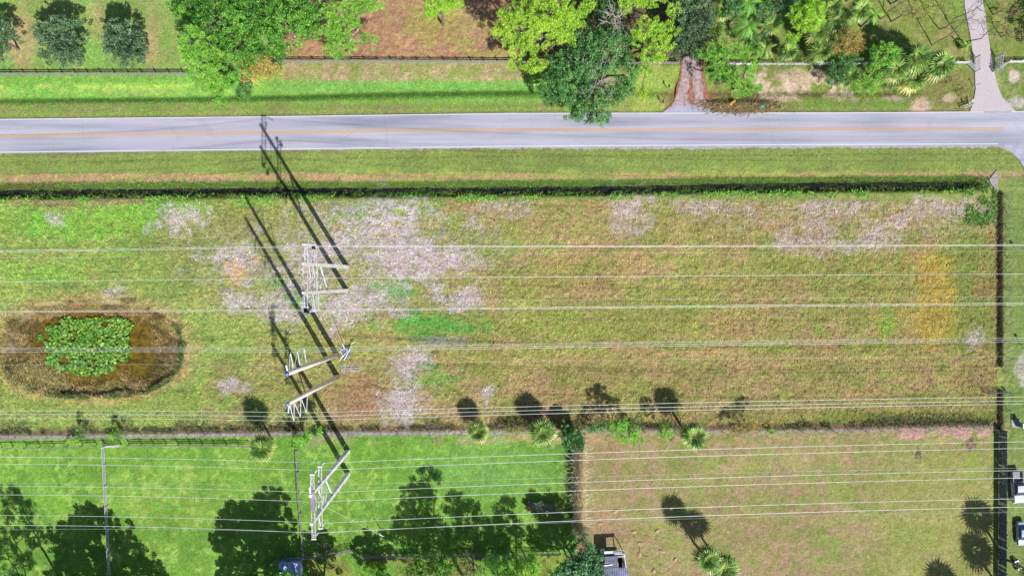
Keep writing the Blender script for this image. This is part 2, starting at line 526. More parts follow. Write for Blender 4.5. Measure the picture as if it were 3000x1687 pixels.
def terrain(PX, PY, micro=True):
    z = np.zeros_like(PX, dtype=float)
    # roadside ditch
    c = interp(PX, DITCH) + 3 * (fbm(PX, PY * 0, 90, 3) - .5)
    d = np.abs(PY - c) / S
    end = 1 - sstep(2835, 2885, PX)
    z -= 1.2 * (1 - sstep(.25, 1.5, d + .5 * (fbm(PX, PY, 26, 5) - .5) + .25 * (fbm(PX, PY, 7, 6) - .5))) * end
    # shallow swale north of the road
    dd = (PY - interp(PX, SWALE)) / S
    z -= .55 * np.exp(-(np.where(dd < 0, dd / 1.6, dd / .75)) ** 2) * sstep(215, 235, PY) * (1 - sstep(2600, 2800, PX)) * (1 - .9 * np.exp(-((PX - 2025) / 60.) ** 2))
    # pond
    u = (PX - POND[0]) / POND[2]; v = (PY - POND[1]) / POND[3]
    rr = (np.abs(u) ** 2.5 + np.abs(v) ** 2.5) ** (1 / 2.5) + .22 * (fbm(PX, PY, 70, 9) - .5)
    z -= .68 * (1 - sstep(.94, 1.0, rr)) + .60 * (1 - sstep(.66, .92, rr)) + .35 * (1 - sstep(.5, .76, rr))
    z += .12 * np.exp(-((rr - 1.08) / .07) ** 2)
    if micro:
        road = ((PY > interp(PX, ROAD_N) - 14) & (PY < interp(PX, ROAD_S) + 30))
        dcx = np.interp(PY, [-300, 0, 90, 180, 260, 300, 335], [2850, 2852, 2866, 2880, 2890, 2905, 2908])
        road |= (np.abs(PX - dcx) < np.interp(PY, [-300, 200, 260, 335], [44, 44, 50, 84])) & (PY < 340)
        road |= (np.abs(PX - 2022) < np.interp(PY, [160, 250, 335], [40, 50, 92])) & (PY > 150) & (PY < 340)
        road |= (PX > 2975) & (PY > 400)
        rough = np.where(PY > 590, 1.0, .35)
        rough = np.where(PY > 1285, .35, rough)
        rough = np.where((PY < 175) & (PX > 820) & (PX < 1560), 1.0, rough)
        b = (fbm(PX, PY, 9.0, 21, 3) - .5) * .30 + (fbm(PX, PY * 1.5, 24, 31, 3) - .5) * .22
        z += np.where(road, 0, b * rough)
        z += (fbm(PX, PY, 4.4, 41, 2) - .5) * .20 * np.where(road, 0, 1) * rough
        z += np.where(road, -.10, 0)
    return z

def zat(px, py, micro=True):
    return float(terrain(np.array([float(px)]), np.array([float(py)]), micro)[0])

def blob(PX, PY, cx, cy, rx, ry, soft=.6, wob=.7, seed=1, size=30):
    n = fbm(PX, PY, size, seed, 4)
    r = np.sqrt(((PX - cx) / rx) ** 2 + ((PY - cy) / ry) ** 2) + wob * (n - .5) * 2
    return 1 - sstep(1 - soft / 2, 1 + soft / 2, r)

def rect(PX, PY, x0, y0, x1, y1, s=6, wob=0, seed=1):
    if wob:
        n = (fbm(PX, PY, 30, seed) - .5) * 2 * wob
        PX = PX + n; PY = PY + n
    return sstep(x0 - s, x0 + s, PX) * (1 - sstep(x1 - s, x1 + s, PX)) * sstep(y0 - s, y0 + s, PY) * (1 - sstep(y1 - s, y1 + s, PY))

GREY_PATCHES = [(1130, 655, 95, 75), (1190, 770, 110, 55), (1310, 765, 90, 32), (815, 900, 62, 45), (985, 905, 95, 48),
                (1175, 1190, 62, 52), (1205, 1065, 48, 42), (1345, 870, 72, 30), (680, 770, 75, 55), (535, 645, 75, 40),
                (1165, 915, 40, 18), (1422, 1160, 16, 26), (900, 760, 80, 70), (338, 858, 28, 22), (690, 880, 55, 35),
                (1000, 710, 60, 30), (160, 645, 24, 14), (1060, 880, 60, 30), (690, 1130, 40, 20)]
PINK_PATCHES = [(1840, 600, 62, 40), (1850, 640, 50, 40), (1480, 605, 75, 24), (2045, 600, 62, 26), (2150, 610, 40, 22),
                (2500, 600, 45, 24), (2580, 690, 50, 40), (2370, 690, 60, 40), (2780, 605, 110, 26), (2640, 650, 40, 20),
                (2480, 720, 70, 24), (2852, 1005, 18, 40), (2410, 610, 60, 26), (1390, 650, 40, 26), (2310, 720, 40, 20)]

def ground_colour(PX, PY):
    shp = PX.shape + (3,)
    C = np.zeros(shp)
    def C3(c): return np.array([lin(c[0]), lin(c[1]), lin(c[2])])
    C[:] = C3((150, 165, 80))
    def lay(c, m, a=1.0):
        m = np.clip(m * a, 0, 1)[..., None]
        C[:] = C * (1 - m) + C3(c) * m
    n1 = fbm(PX, PY, 110, 1); n2 = fbm(PX, PY, 34, 2); n3 = fbm(PX, PY, 12, 3); ns = fbm(PX * .25, PY, 16, 4)
    WX = 50 * (fbm(PX, PY, 40, 201) - .5); WY = 50 * (fbm(PX, PY, 40, 202) - .5)
    P1 = sstep(.42, .62, n1); P2 = sstep(.42, .62, n2); P3 = sstep(.45, .6, n3); PS = sstep(.42, .6, ns)
    P4 = sstep(.40, .62, fbm(PX, PY, 60, 77)); P5 = sstep(.45, .62, fbm(PX * .5, PY, 20, 78, 5))
    # --- north, above the verge
    nor = 1 - sstep(205, 222, PY)
    lay((138, 178, 78), nor)
    lay((172, 168, 98), nor * P2 * (PX < 840), .45)
    for (x, y, a, b) in [(62, 110, 36, 90), (440, 130, 30, 60), (275, 60, 22, 50)]:
        lay((200, 168, 118), blob(PX, PY, x, y, a, b, 1.2, .5, 5), .75)
    lay((132, 192, 72), blob(PX, PY, 262, 120, 25, 90, 1, .5, 6), .6)
    red = rect(PX, PY, 825, -400, 1545, 182, 14, 10, 8)
    lay((182, 136, 100), red)
    lay((200, 154, 116), red * P5, .5)
    lay((168, 160, 80), red * P2 * P3, .5)
    lay((175, 175, 78), red * blob(PX, PY, 1270, 60, 75, 60, 1.4, .8, 9), .7)
    lay((170, 165, 85), red * rect(PX, PY, 1330, 60, 1545, 182, 40, 20, 9) * PS, .8)
    soil = rect(PX, PY, 1545, -400, 2110, 200, 14, 20, 8)
    lay((112, 96, 66), soil)
    lay((118, 130, 58), soil * P2, .6)
    ne = rect(PX, PY, 2100, -400, 3700, 196, 10, 10, 8)
    lay((140, 156, 68), ne)
    lay((182, 158, 108), ne * P2 * P3, .6)
    lay((120, 160, 58), ne * P1, .5)
    # --- verge 1
    v1 = rect(PX, PY, -900, 214, 840, 345, 6)
    v1 = np.maximum(v1, rect(PX, PY, 820, 178, 1700, 345, 6))
    lay((132, 182, 66), v1)
    lay((124, 184, 64), v1 * P2 * (1 - sstep(560, 700, PX)), .7)
    lay((168, 205, 72), v1 * PS * rect(PX, PY, -900, 245, 620, 262, 8), .8)
    lay((176, 170, 102), v1 * rect(PX, PY, -900, 262, 1600, 275, 8) * PS * (PX < 620), .5)
    up = rect(PX, PY, 830, 176, 1545, 240, 10, 8, 12)
    lay((158, 168, 84), up)
    lay((184, 158, 116), up * P2, .75)
    lay((200, 170, 140), up * P5 * P3, .6)
    lay((118, 176, 70), rect(PX, PY, 790, 236, 1560, 264, 8), .8)
    sw = interp(PX, SWALE)
    dk = sstep(-5, 2, PY - sw) * (1 - sstep(12, 30, PY - sw)) * (1 - sstep(1500, 1700, PX))
    lay((88, 138, 44), dk, .85)
    low = rect(PX, PY, -900, 304, 1660, 350, 10)
    lay((136, 158, 70), low, .9)
    lay((160, 150, 100), low * P5, .55)
    lay((120, 150, 58), low * P3, .4)
    v1e = rect(PX, PY, 1850, 190, 2000, 340, 8, 4, 3)
    lay((150, 178, 66), v1e)
    lay((190, 170, 110), v1e * P3 * P2, .5)
    v1f = rect(PX, PY, 2090, 196, 2880, 335, 8, 4, 3)
    lay((136, 152, 66), v1f)
    lay((152, 134, 90), v1f * P2, .6)
    lay((222, 196, 172), v1f * rect(PX, PY, 2150, 200, 2560, 290, 20, 18, 4) * sstep(.46, .60, fbm(PX, PY, 26, 61)), .85)
    for (x, y, a, b) in [(2305, 257, 32, 12), (2290, 285, 50, 12), (2440, 230, 40, 12), (2700, 310, 34, 22), (2620, 288, 28, 10), (2782, 285, 18, 12), (2330, 225, 60, 20)]:
        lay((214, 184, 160), blob(PX, PY, x, y, a, b, .8, .7, 14), .85)
    lay((120, 158, 56), rect(PX, PY, 2340, 290, 2660, 330, 10, 5, 3), .55)
    v1g = rect(PX, PY, 2930, 190, 3700, 335, 8)
    lay((124, 152, 68), v1g)
    lay((170, 158, 110), v1g * P2 * P3, .7)
    lay((222, 200, 190), blob(PX, PY, 2972, 222, 14, 18, .6, .5, 4), .9)
    lay((200, 190, 185), blob(PX, PY, 2990, 300, 30, 16, .8, .6, 5), .8)
    # road edge litter
    rn = interp(PX, ROAD_N)
    lay((150, 120, 92), rect(PX, PY, -900, 0, 3700, 2000) * sstep(-9, -4, PY - rn) * (1 - sstep(2, 4, PY - rn)), .5)
    # --- verge 2
    rs = interp(PX, ROAD_S)
    v2 = sstep(0, 4, PY - rs) * (1 - sstep(535, 548, PY))
    lay((140, 158, 76), v2)
    lay((120, 144, 66), v2 * P3, .5)
    lay((150, 172, 78), v2 * P1, .5)
    lay((150, 140, 90), v2 * (1 - sstep(10, 26, PY - rs)) * P5, .7)
    tan = sstep(503, 513, PY + 8 * (n2 - .5) * 2 + (PX - 1000) * .003) * (1 - sstep(530, 542, PY + (PX > 1300) * 10))
    lay((200, 160, 118), tan, .85)
    lay((158, 178, 70), tan * sstep(.5, .62, ns), .7)
    lay((160, 184, 74), rect(PX, PY, 900, 490, 2850, 512, 8, 5, 6) * P2, .6)
    # --- ditch
    dc = interp(PX, DITCH)
    dm = (1 - sstep(20, 30, np.abs(PY - dc) + 8 * (n3 - .5))) * (1 - sstep(2850, 2890, PX))
    lay((92, 118, 40), dm)
    lay((70, 100, 34), dm * P3, .7)
    lay((96, 66, 40), dm * (1 - sstep(0, 300, PX)) * (PY < dc), .7)
    # --- main field
    mf = sstep(583, 592, PY + 8 * (n3 - .5)) * (1 - sstep(1262, 1274, PY)) * (1 - sstep(2915, 2925, PX))
    west = 1 - sstep(520, 1250, PX + 260 * (n1 - .5) * 2)
    lay((174, 164, 94), mf)
    lay((156, 164, 80), mf * P4, .8)
    lay((196, 166, 118), mf * P5, .58)
    lay((182, 144, 104), mf * P2 * P5, .45)
    lay((152, 176, 80), mf * west)
    lay((168, 180, 90), mf * west * P3, .5)
    lay((128, 158, 78), mf * west * P4, .55)
    lay((180, 165, 95), mf * west * P5 * P2, .45)
    mid = blob(PX, PY, 700, 700, 260, 140, 1.2, .5, 15)
    lay((150, 146, 74), mf * mid, .6)
    for (x, y, a, b, g) in [(250, 660, 160, 40, .9), (70, 650, 110, 40, .55), (430, 625, 110, 30, .8), (130, 800, 130, 25, .5), (360, 740, 90, 30, .3), (560, 595, 60, 22, .6), (740, 595, 60, 16, .6)]:
        lay((128, 192, 50), mf * blob(PX + WX, PY + WY, x, y, a, b, 1.0, 1.1, int(x), 26), g * .85)
    for x in (60, 110, 160, 210, 250, 300, 350, 400, 500):
        lay((168, 132, 108), blob(PX, PY, x, 594 + 6 * math.sin(x), 26, 8, .8, .6, x), .65)
    bg1 = fbm(PX * .45, PY, 60, 421, 4); bg2 = fbm(PX * .45 + 900, PY, 60, 431, 4)
    lay((184, 146, 100), mf * sstep(.52, .66, bg1) * sstep(900, 1300, PX), .55)
    lay((150, 168, 66), mf * sstep(.52, .66, bg2), .4)
    for (x, y, a, b, g) in [(1260, 955, 130, 36, .9), (1290, 1100, 90, 50, .6), (1150, 850, 60, 26, .8), (900, 880, 40, 20, .7), (1010, 620, 60, 30, .4), (1200, 610, 120, 26, .45), (820, 830, 40, 20, .5), (860, 870, 30, 16, .6)]:
        lay((100, 172, 62), mf * blob(PX, PY, x, y, a, b, 1.0, 1.0, int(x) + 3, 26), min(1, g * 1.1))
    for (x, y, a, b, g) in [(1750, 950, 220, 46, .7), (1560, 820, 120, 40, .4), (1440, 700, 90, 40, .45), (2050, 850, 200, 40, .3), (2300, 780, 160, 50, .35), (1800, 900, 380, 20, .4), (2500, 830, 120, 50, .3)]:
        lay((142, 162, 62), mf * blob(PX, PY, x, y, a, b, 1.4, .7, int(x), 40), g)
    lay((198, 168, 54), mf * rect(PX, PY, 2560, 745, 2806, 1010, 22, 18, 5) * np.where(PX > 2690, 1, P2 * .55), .72)
    lay((150, 140, 74), mf * rect(PX, PY, 2812, 720, 2916, 1180, 5), .65)
    lay((120, 160, 60), mf * rect(PX, PY, 2780, 620, 2916, 1150, 40, 30, 7) * P4, .5)
    lay((140, 190, 58), mf * blob(PX + WX * .5, PY + WY, 2595, 945, 20, 44, 1.1, .9, 5), .75)
    mow = sstep(.50, .62, fbm(PX * .06, PY, 9, 411, 3))
    lay((150, 146, 78), mf * mow * sstep(700, 1000, PX), .35)
    sth = rect(PX, PY, 600, 1060, 2900, 1262, 30, 20, 4)
    lay((172, 142, 104), mf * sth * PS, .55)
    lay((146, 150, 72), mf * sth * P4, .5)
    lay((178, 130, 104), blob(PX, PY, 1060, 1160, 90, 70, 1.2, .6, 5), .65)
    lay((120, 142, 50), mf * rect(PX, PY, 2380, 1200, 2920, 1240, 10, 6, 5), .6)
    lay((196, 160, 112), mf * rect(PX, PY, 1900, 1195, 2900, 1206, 5, 5, 5), .4)
    lay((60, 70, 40), mf * sstep(.62, .70, fbm(PX, PY, 8, 92, 3)), .25)
    # tan furrow band in the middle
    lay((182, 160, 96), mf * rect(PX, PY, 900, 1045, 2900, 1060, 12, 14, 3), .5)
    # bleached and pink patches, streaky inside
    WX = 50 * (fbm(PX, PY, 40, 201) - .5); WY = 50 * (fbm(PX, PY, 40, 202) - .5)
    st = sstep(.36, .60, .5 * fbm(PX + PY * .5 + WX, PY - PX * .3 + WY, 18, 71, 5) + .5 * fbm(PX * .35 + WY, PY + WX, 9, 72, 4))
    lay((186, 172, 172), blob(PX + WX, PY + WY, 1010, 760, 330, 120, 1.1, 1.1, 207, 44) * st * .8 * mf, .55)
    lay((186, 172, 172), blob(PX + WX, PY + WY, 1080, 660, 200, 70, 1.1, 1.1, 208, 40) * st * mf, .5)
    lay((190, 170, 158), blob(PX + WX, PY + WY, 2480, 640, 420, 60, 1.1, 1.1, 209, 40) * st * mf, .45)
    for i, (x, y, a, b) in enumerate(GREY_PATCHES):
        lay((202, 190, 196), blob(PX + WX, PY + WY, x, y, a * 1.05, b * 1.05, .9, 1.25, 20 + i, 36) * (.05 + .95 * st), .78)
    for i, (x, y, a, b) in enumerate(PINK_PATCHES):
        lay((196, 178, 168), blob(PX + WX, PY + WY, x, y, a * 1.05, b * 1.05, .9, 1.25, 50 + i, 34) * (.02 + .98 * st), .68)
    lay((214, 150, 90), blob(PX, PY, 752, 762, 12, 8, .6, .5, 3), .9)
    lay((220, 170, 110), blob(PX, PY, 690, 790, 30, 40, .5, 1.2, 3, 10), .6)
    lay((152, 132, 166), blob(PX, PY, 1290, 1000, 70, 14, 1, .8, 6), .5)
    # --- pond bank
    u = (PX - POND[0]) / POND[2]; v = (PY - POND[1]) / POND[3]
    rr = (np.abs(u) ** 2.5 + np.abs(v) ** 2.5) ** (1 / 2.5) + .16 * (n2 - .5) * 2
    lay((188, 160, 104), 1 - sstep(1.05, 1.25, rr), .65)
    lay((158, 132, 86), 1 - sstep(.92, 1.02, rr), .8)
    lay((120, 88, 48), (1 - sstep(.9, 1.0, rr)) * P3, .6)
    lay((196, 172, 90), blob(PX, PY, 105, 1105, 90, 45, .8, .5, 3), .8)
    lay((128, 98, 24), 1 - sstep(.66, .82, rr), .9)
    lay((140, 140, 60), (1 - sstep(.9, 1.0, rr)) * sstep(.5, .62, fbm(PX, PY, 44, 99)), .5)
    lay((130, 118, 100), (sstep(.88, .94, rr) - sstep(1.0, 1.06, rr)) * P2, .55)
    # --- fence track along the middle
    ym = interp(PX, [(-600, 1290), (0, 1280), (740, 1271), (1400, 1265), (1700, 1262), (2300, 1262), (2950, 1250)])
    tk = (1 - sstep(5, 8, np.abs(PY - ym - 3))) * (1 - sstep(2880, 2950, PX))
    lay((122, 92, 82), (1 - sstep(5, 13, np.abs(PY - ym + 9) + 6 * (n3 - .5))) * (1 - sstep(2880, 2950, PX)), .75)
    lay((174, 166, 162), tk * np.where(PX > 1500, .55, 1), .9)
    # --- south fields
    so = sstep(5, 9, PY - ym)
    sw_ = so * (1 - sstep(1682, 1692, PX))
    lay((126, 176, 52), sw_)
    lay((106, 158, 48), sw_ * P4, .65)
    lay((172, 208, 84), sw_ * P2 * P3, .5)
    lay((168, 185, 84), sw_ * blob(PX, PY, 520, 1480, 200, 120, 1.5, .6, 5) * P2, .4)
    lay((150, 168, 92), sw_ * blob(PX, PY, 920, 1300, 50, 24, 1, .6, 5), .6)
    lay((124, 178, 78), sw_ * blob(PX, PY, 1420, 1380, 190, 60, 1.3, .7, 5), .75)
    lay((176, 160, 126), sw_ * rect(PX, PY, 900, 1274, 1680, 1300, 8, 10, 5) * P2, .55)
    lay((150, 130, 70), sw_ * rect(PX, PY, 880, 1625, 1690, 1900, 10, 10, 5) * P2, .6)
    se = so * sstep(1686, 1694, PX) * (1 - sstep(2900, 2912, PX))
    lay((164, 162, 90), se)
    lay((180, 148, 114), se * P4 * P3, .9)
    lay((134, 156, 68), se * sstep(.54, .66, bg2), .6)
    lay((176, 142, 108), se * sstep(.54, .66, bg1), .5)
    lay((186, 158, 122), se * P5, .45)
    lay((146, 168, 72), se * P1 * P2, .6)
    lay((180, 142, 116), se * sstep(.52, .62, fbm(PX, PY, 30, 88)), .3)
    lay((164, 172, 82), se * rect(PX, PY, 2560, 1290, 2912, 1900, 60, 30, 3), .5)
    lay((206, 170, 118), so * rect(PX, PY, 1690, 1285, 1706, 1545, 4, 4, 3), .95)
    lay((206, 172, 120), rect(PX, PY, 1490, 1270, 1760, 1290, 5, 8, 3), .6)
    for (x, y, a, b) in [(2670, 1272, 44, 18), (2765, 1264, 18, 14), (2815, 1270, 28, 18), (2880, 1268, 24, 12)]:
        lay((206, 160, 148), blob(PX, PY, x, y, a, b, .4, .5, 14, 14), .9)
    # --- east strip
    ee = sstep(2938, 2948, PX) * sstep(505, 530, PY)
    lay((124, 152, 72), ee)
    lay((170, 156, 100), ee * (1 - sstep(2955, 2962, PX)) * P2, .7)
    lay((142, 160, 80), ee * P1, .5)
    lay((206, 196, 186), blob(PX + WX, PY + WY, 2996, 1080, 20, 44, 1.2, 1.1, 3), .7)
    wd = rect(PX, PY, 2918, 575, 2938, 1075, 3, 3, 4) + rect(PX, PY, 2922, 1140, 2940, 1260, 3, 3, 4)
    lay((120, 98, 76), wd, .6)
    lay((196, 186, 182), rect(PX, PY, 2900, 495, 2924, 560, 3) * (PX > 2900 + (PY - 500) * .2), .0)
    # driveway shoulders and track stains
    lay((166, 112, 86), blob(PX, PY, 2030, 280, 75, 50, .7, .5, 3), .8)
    # fine patchy tone
    C *= (.77 + .46 * n3)[..., None]
    C *= (.78 + .44 * fbm(PX, PY, 4.2, 97, 2))[..., None]
    C *= (.86 + .28 * fbm(PX * .6, PY, 70, 98, 4))[..., None]
    C *= 1.06
    return C / KEXP

def grid_axis(a, b, step, far, grow=1.6):
    core = np.arange(a, b + step * .5, step)
    out = []; d = step; x = core[-1]
    while x < far:
        d *= grow; x += d; out.append(x)
    inn = []; d = step; x = core[0]
    while x > -far:
        d *= grow; x -= d; inn.append(x)
    return np.array(inn[::-1] + list(core) + out)

def build_ground():
    step = .235
    gx = grid_axis((-90 - NX) / S, (3090 - NX) / S, step, 1500)
    gy = grid_axis((NY - 1780) / S, (NY + 90) / S, step, 1500)
    X, Y = np.meshgrid(gx, gy)
    PX = X * S + NX; PY = NY - Y * S
    Z = terrain(PX, PY)
    C = ground_colour(PX, PY)
    ny, nx = X.shape
    V = np.stack([X, Y, Z], -1).reshape(-1, 3)
    i = np.arange(ny * nx).reshape(ny, nx)
    Q = np.stack([i[:-1, :-1], i[:-1, 1:], i[1:, 1:], i[1:, :-1]], -1).reshape(-1, 4)
    t = np.concatenate([C.reshape(-1, 3), np.ones((ny * nx, 1))], 1)
    m, nt, out = new_mat('ground_turf')
    L = nt.links
    at = N(nt, "ShaderNodeAttribute", attribute_name="tint")
    tc = N(nt, "ShaderNodeTexCoord")
    n_a = N(nt, "ShaderNodeTexNoise"); n_a.inputs["Scale"].default_value = 2.6; n_a.inputs["Detail"].default_value = 6; n_a.inputs["Roughness"].default_value = .7
    L.new(tc.outputs["Object"], n_a.inputs["Vector"])
    n_b = N(nt, "ShaderNodeTexNoise"); n_b.inputs["Scale"].default_value = 7; n_b.inputs["Detail"].default_value = 4
    mp = N(nt, "ShaderNodeMapping"); mp.inputs["Rotation"].default_value = (0, 0, .5); mp.inputs["Scale"].default_value = (.45, 1, 1)
    L.new(tc.outputs["Object"], mp.inputs[0]); L.new(mp.outputs[0], n_b.inputs["Vector"])
    ad = N(nt, "ShaderNodeMath", operation='ADD'); L.new(n_a.outputs[0], ad.inputs[0]); L.new(n_b.outputs[0], ad.inputs[1])
    mr = N(nt, "ShaderNodeMapRange"); mr.inputs[1].default_value = .78; mr.inputs[2].default_value = 1.22; mr.inputs[3].default_value = .70; mr.inputs[4].default_value = 1.34
    L.new(ad.outputs[0], mr.inputs[0])
    sc = N(nt, "ShaderNodeVectorMath", operation='SCALE'); L.new(at.outputs["Color"], sc.inputs[0]); L.new(mr.outputs[0], sc.inputs["Scale"])
    hs = N(nt, "ShaderNodeHueSaturation")
    hr = N(nt, "ShaderNodeMapRange"); hr.inputs[1].default_value = .3; hr.inputs[2].default_value = .7; hr.inputs[3].default_value = .48; hr.inputs[4].default_value = .52
    n_c = N(nt, "ShaderNodeTexNoise"); n_c.inputs["Scale"].default_value = 1.1; n_c.inputs["Detail"].default_value = 5
    L.new(tc.outputs["Object"], n_c.inputs["Vector"]); L.new(n_c.outputs[0], hr.inputs[0])
    L.new(hr.outputs[0], hs.inputs["Hue"]); hs.inputs["Saturation"].default_value = .92
    L.new(sc.outputs[0], hs.inputs["Color"])
    b = N(nt, "ShaderNodeBsdfPrincipled"); b.inputs["Roughness"].default_value = .95; b.inputs["Specular IOR Level"].default_value = .1
    L.new(hs.outputs[0], b.inputs["Base Color"])
    bp = N(nt, "ShaderNodeBump"); bp.inputs["Distance"].default_value = .09
    L.new(ad.outputs[0], bp.inputs["Height"]); L.new(bp.outputs[0], b.inputs["Normal"])
    L.new(b.outputs[0], out.inputs[0])
    o = np_mesh('ground', V, Q, m, t)
    tag(o, 'grass fields, verges and ditch banks in green, olive and tan', None, None, 'structure')
    return o
build_ground()

# ------------------------------------------------------------------ roads
def strip(name, north, south, z, xs, mat, rag_n=0, rag_s=0, seed=1):
    """sheet between two lines given in photo pixels"""
    v = []; f = []
    for i, x in enumerate(xs):
        jn = rag_n * (float(fbm(x, 7.0, 9, seed, 3)) - .5) * 2; js = rag_s * (float(fbm(x, 37.0, 9, seed + 5, 3)) - .5) * 2
        a = W(x, north(x) + jn); b = W(x, south(x) + js)
        v += [(a.x, a.y, z), (b.x, b.y, z)]
        if i: f.append((2 * i - 2, 2 * i - 1, 2 * i + 1, 2 * i))
    mb = MB(); mb.add(v, f)
    o = mb.build(name, mat)
    at = o.data.attributes.new('across', 'FLOAT', 'POINT')
    at.data.foreach_set('value', [float(i % 2) for i in range(len(v))])
    return tag(o, None, None, None, 'structure')

def asphalt_mat():
    m, nt, out = new_mat('asphalt_pale')
    L = nt.links
    tc = N(nt, "ShaderNodeTexCoord")
    mp = N(nt, "ShaderNodeMapping"); mp.inputs["Scale"].default_value = (.035, .55, 1)
    L.new(tc.outputs["Object"], mp.inputs[0])
    n1 = N(nt, "ShaderNodeTexNoise"); n1.inputs["Scale"].default_value = 1; n1.inputs["Detail"].default_value = 5
    L.new(mp.outputs[0], n1.inputs["Vector"])
    n2 = N(nt, "ShaderNodeTexNoise"); n2.inputs["Scale"].default_value = 9; n2.inputs["Detail"].default_value = 5
    L.new(tc.outputs["Object"], n2.inputs["Vector"])
    n3 = N(nt, "ShaderNodeTexNoise"); n3.inputs["Scale"].default_value = .05; n3.inputs["Detail"].default_value = 3
    L.new(tc.outputs["Object"], n3.inputs["Vector"])
    r = N(nt, "ShaderNodeValToRGB")
    r.color_ramp.elements[0].position = .33; r.color_ramp.elements[1].position = .62
    r.color_ramp.elements[0].color = A(166, 168, 188); r.color_ramp.elements[1].color = A(208, 207, 222)
    L.new(n1.outputs[0], r.inputs[0])
    mx = N(nt, "ShaderNodeMix", data_type='RGBA', blend_type='MULTIPLY'); mx.inputs[0].default_value = 1
    mr = N(nt, "ShaderNodeMapRange"); mr.inputs[1].default_value = .3; mr.inputs[2].default_value = .7; mr.inputs[3].default_value = .84; mr.inputs[4].default_value = 1.14
    L.new(n2.outputs[0], mr.inputs[0]); L.new(r.outputs[0], mx.inputs[6]); L.new(mr.outputs[0], mx.inputs[7])
    mx2 = N(nt, "ShaderNodeMix", data_type='RGBA')
    mr3 = N(nt, "ShaderNodeMapRange"); mr3.inputs[1].default_value = .4; mr3.inputs[2].default_value = .62; mr3.inputs[3].default_value = 0; mr3.inputs[4].default_value = .45
    L.new(n3.outputs[0], mr3.inputs[0]); L.new(mr3.outputs[0], mx2.inputs[0]); L.new(mx.outputs[2], mx2.inputs[6]); mx2.inputs[7].default_value = A(214, 204, 226)
    # long hairline cracks
    wv = N(nt, "ShaderNodeTexVoronoi", feature='DISTANCE_TO_EDGE'); wv.inputs["Scale"].default_value = .16
    mpv = N(nt, "ShaderNodeMapping"); mpv.inputs["Scale"].default_value = (.45, 1.5, 1)
    nd = N(nt, "ShaderNodeMix", data_type='VECTOR'); nd.inputs[0].default_value = .12
    L.new(tc.outputs["Object"], mpv.inputs[0]); L.new(mpv.outputs[0], nd.inputs[4]); L.new(n2.outputs[1], nd.inputs[5])
    L.new(nd.outputs[1], wv.inputs["Vector"])
    lt = N(nt, "ShaderNodeMapRange"); lt.inputs[1].default_value = 0; lt.inputs[2].default_value = .012; lt.inputs[3].default_value = .12; lt.inputs[4].default_value = 0
    L.new(wv.outputs[0], lt.inputs[0])
    mx3 = N(nt, "ShaderNodeMix", data_type='RGBA')
    L.new(lt.outputs[0], mx3.inputs[0]); L.new(mx2.outputs[2], mx3.inputs[6]); mx3.inputs[7].default_value = A(110, 112, 130)
    b = N(nt, "ShaderNodeBsdfPrincipled"); b.inputs["Roughness"].default_value = .85; b.inputs["Specular IOR Level"].default_value = .25
    ac = N(nt, "ShaderNodeAttribute", attribute_name="across")
    lr = N(nt, "ShaderNodeValToRGB"); e = lr.color_ramp.elements
    e[0].position = 0; e[0].color = (.97, .97, .97, 1); e[1].position = 1; e[1].color = (.97, .97, .97, 1)
    for p_, v_ in ((.03, .90), (.08, .99), (.15, 1.0), (.27, .90), (.36, .97), (.44, 1.03), (.56, 1.02), (.64, .97), (.73, .88), (.85, 1.0), (.94, .98)):
        q_ = e.new(p_); q_.color = (v_, v_, v_ * 1.0, 1)
    L.new(ac.outputs["Fac"], lr.inputs[0])
    mx4 = N(nt, "ShaderNodeMix", data_type='RGBA', blend_type='MULTIPLY'); mx4.inputs[0].default_value = 1
    L.new(mx3.outputs[2], mx4.inputs[6]); L.new(lr.outputs[0], mx4.inputs[7])
    L.new(mx4.outputs[2], b.inputs["Base Color"])
    bp = N(nt, "ShaderNodeBump"); bp.inputs["Distance"].default_value = .006; L.new(n2.outputs[0], bp.inputs["Height"]); L.new(bp.outputs[0], b.inputs["Normal"])
    L.new(b.outputs[0], out.inputs[0])
    return m
M['asphalt'] = asphalt_mat()
M['asphalt_side'] = basic('asphalt_side_road', A(176, 174, 196), A(204, 200, 220), .6, .85, bump=.01)
M['gravel'] = basic('worn_gravel_edge', A(172, 165, 172), A(205, 198, 205), 2.2, .95, bump=.03)
xs = list(np.arange(-590, 3590, 7.0))
fN = lambda x: float(interp(x, ROAD_N)); fS = lambda x: float(interp(x, ROAD_S)); fC = lambda x: float(interp(x, ROAD_C))
strip('road', lambda x: fN(x) - 2.5, lambda x: fS(x) + 3.5, .030, xs, M['asphalt'], .8, .8)
xg = [x for x in xs if 960 < x < 2960]
strip('gravel_shoulder', lambda x: fS(x) - 4, lambda x: fS(x) + (3 + 7 * min(1, max(0, (x - 960) / 900))), .020, xg, M['gravel'], 0, 6, 9)
LW = 1.5
strip('road_edge_line', lambda x: fN(x) - LW, lambda x: fN(x) + LW * .9, .036, [x for x in xs if x < 1940 or 2090 < x], M['asphalt_line']) if False else None
def line(name, f, off, w, x0, x1, mat):
    strip(name, lambda x: f(x) + off - w / 2, lambda x: f(x) + off + w / 2, .036, [x0] + [x for x in xs if x0 < x < x1] + [x1], mat)
line('road_edge_line', fN, 0, 2.6, -590, 2882, M['asphalt_line'])
line('road_edge_line', fN, 0, 2.6, 2962, 3580, M['asphalt_line'])
line('road_edge_line', fS, 0, 2.6, -590, 2925, M['asphalt_line'])
line('road_centre_line', fC, -2.3, 2.4, -590, 2940, M['yellow_line'])
line('road_centre_line', fC, 2.7, 2.4, -590, 2940, M['yellow_line'])

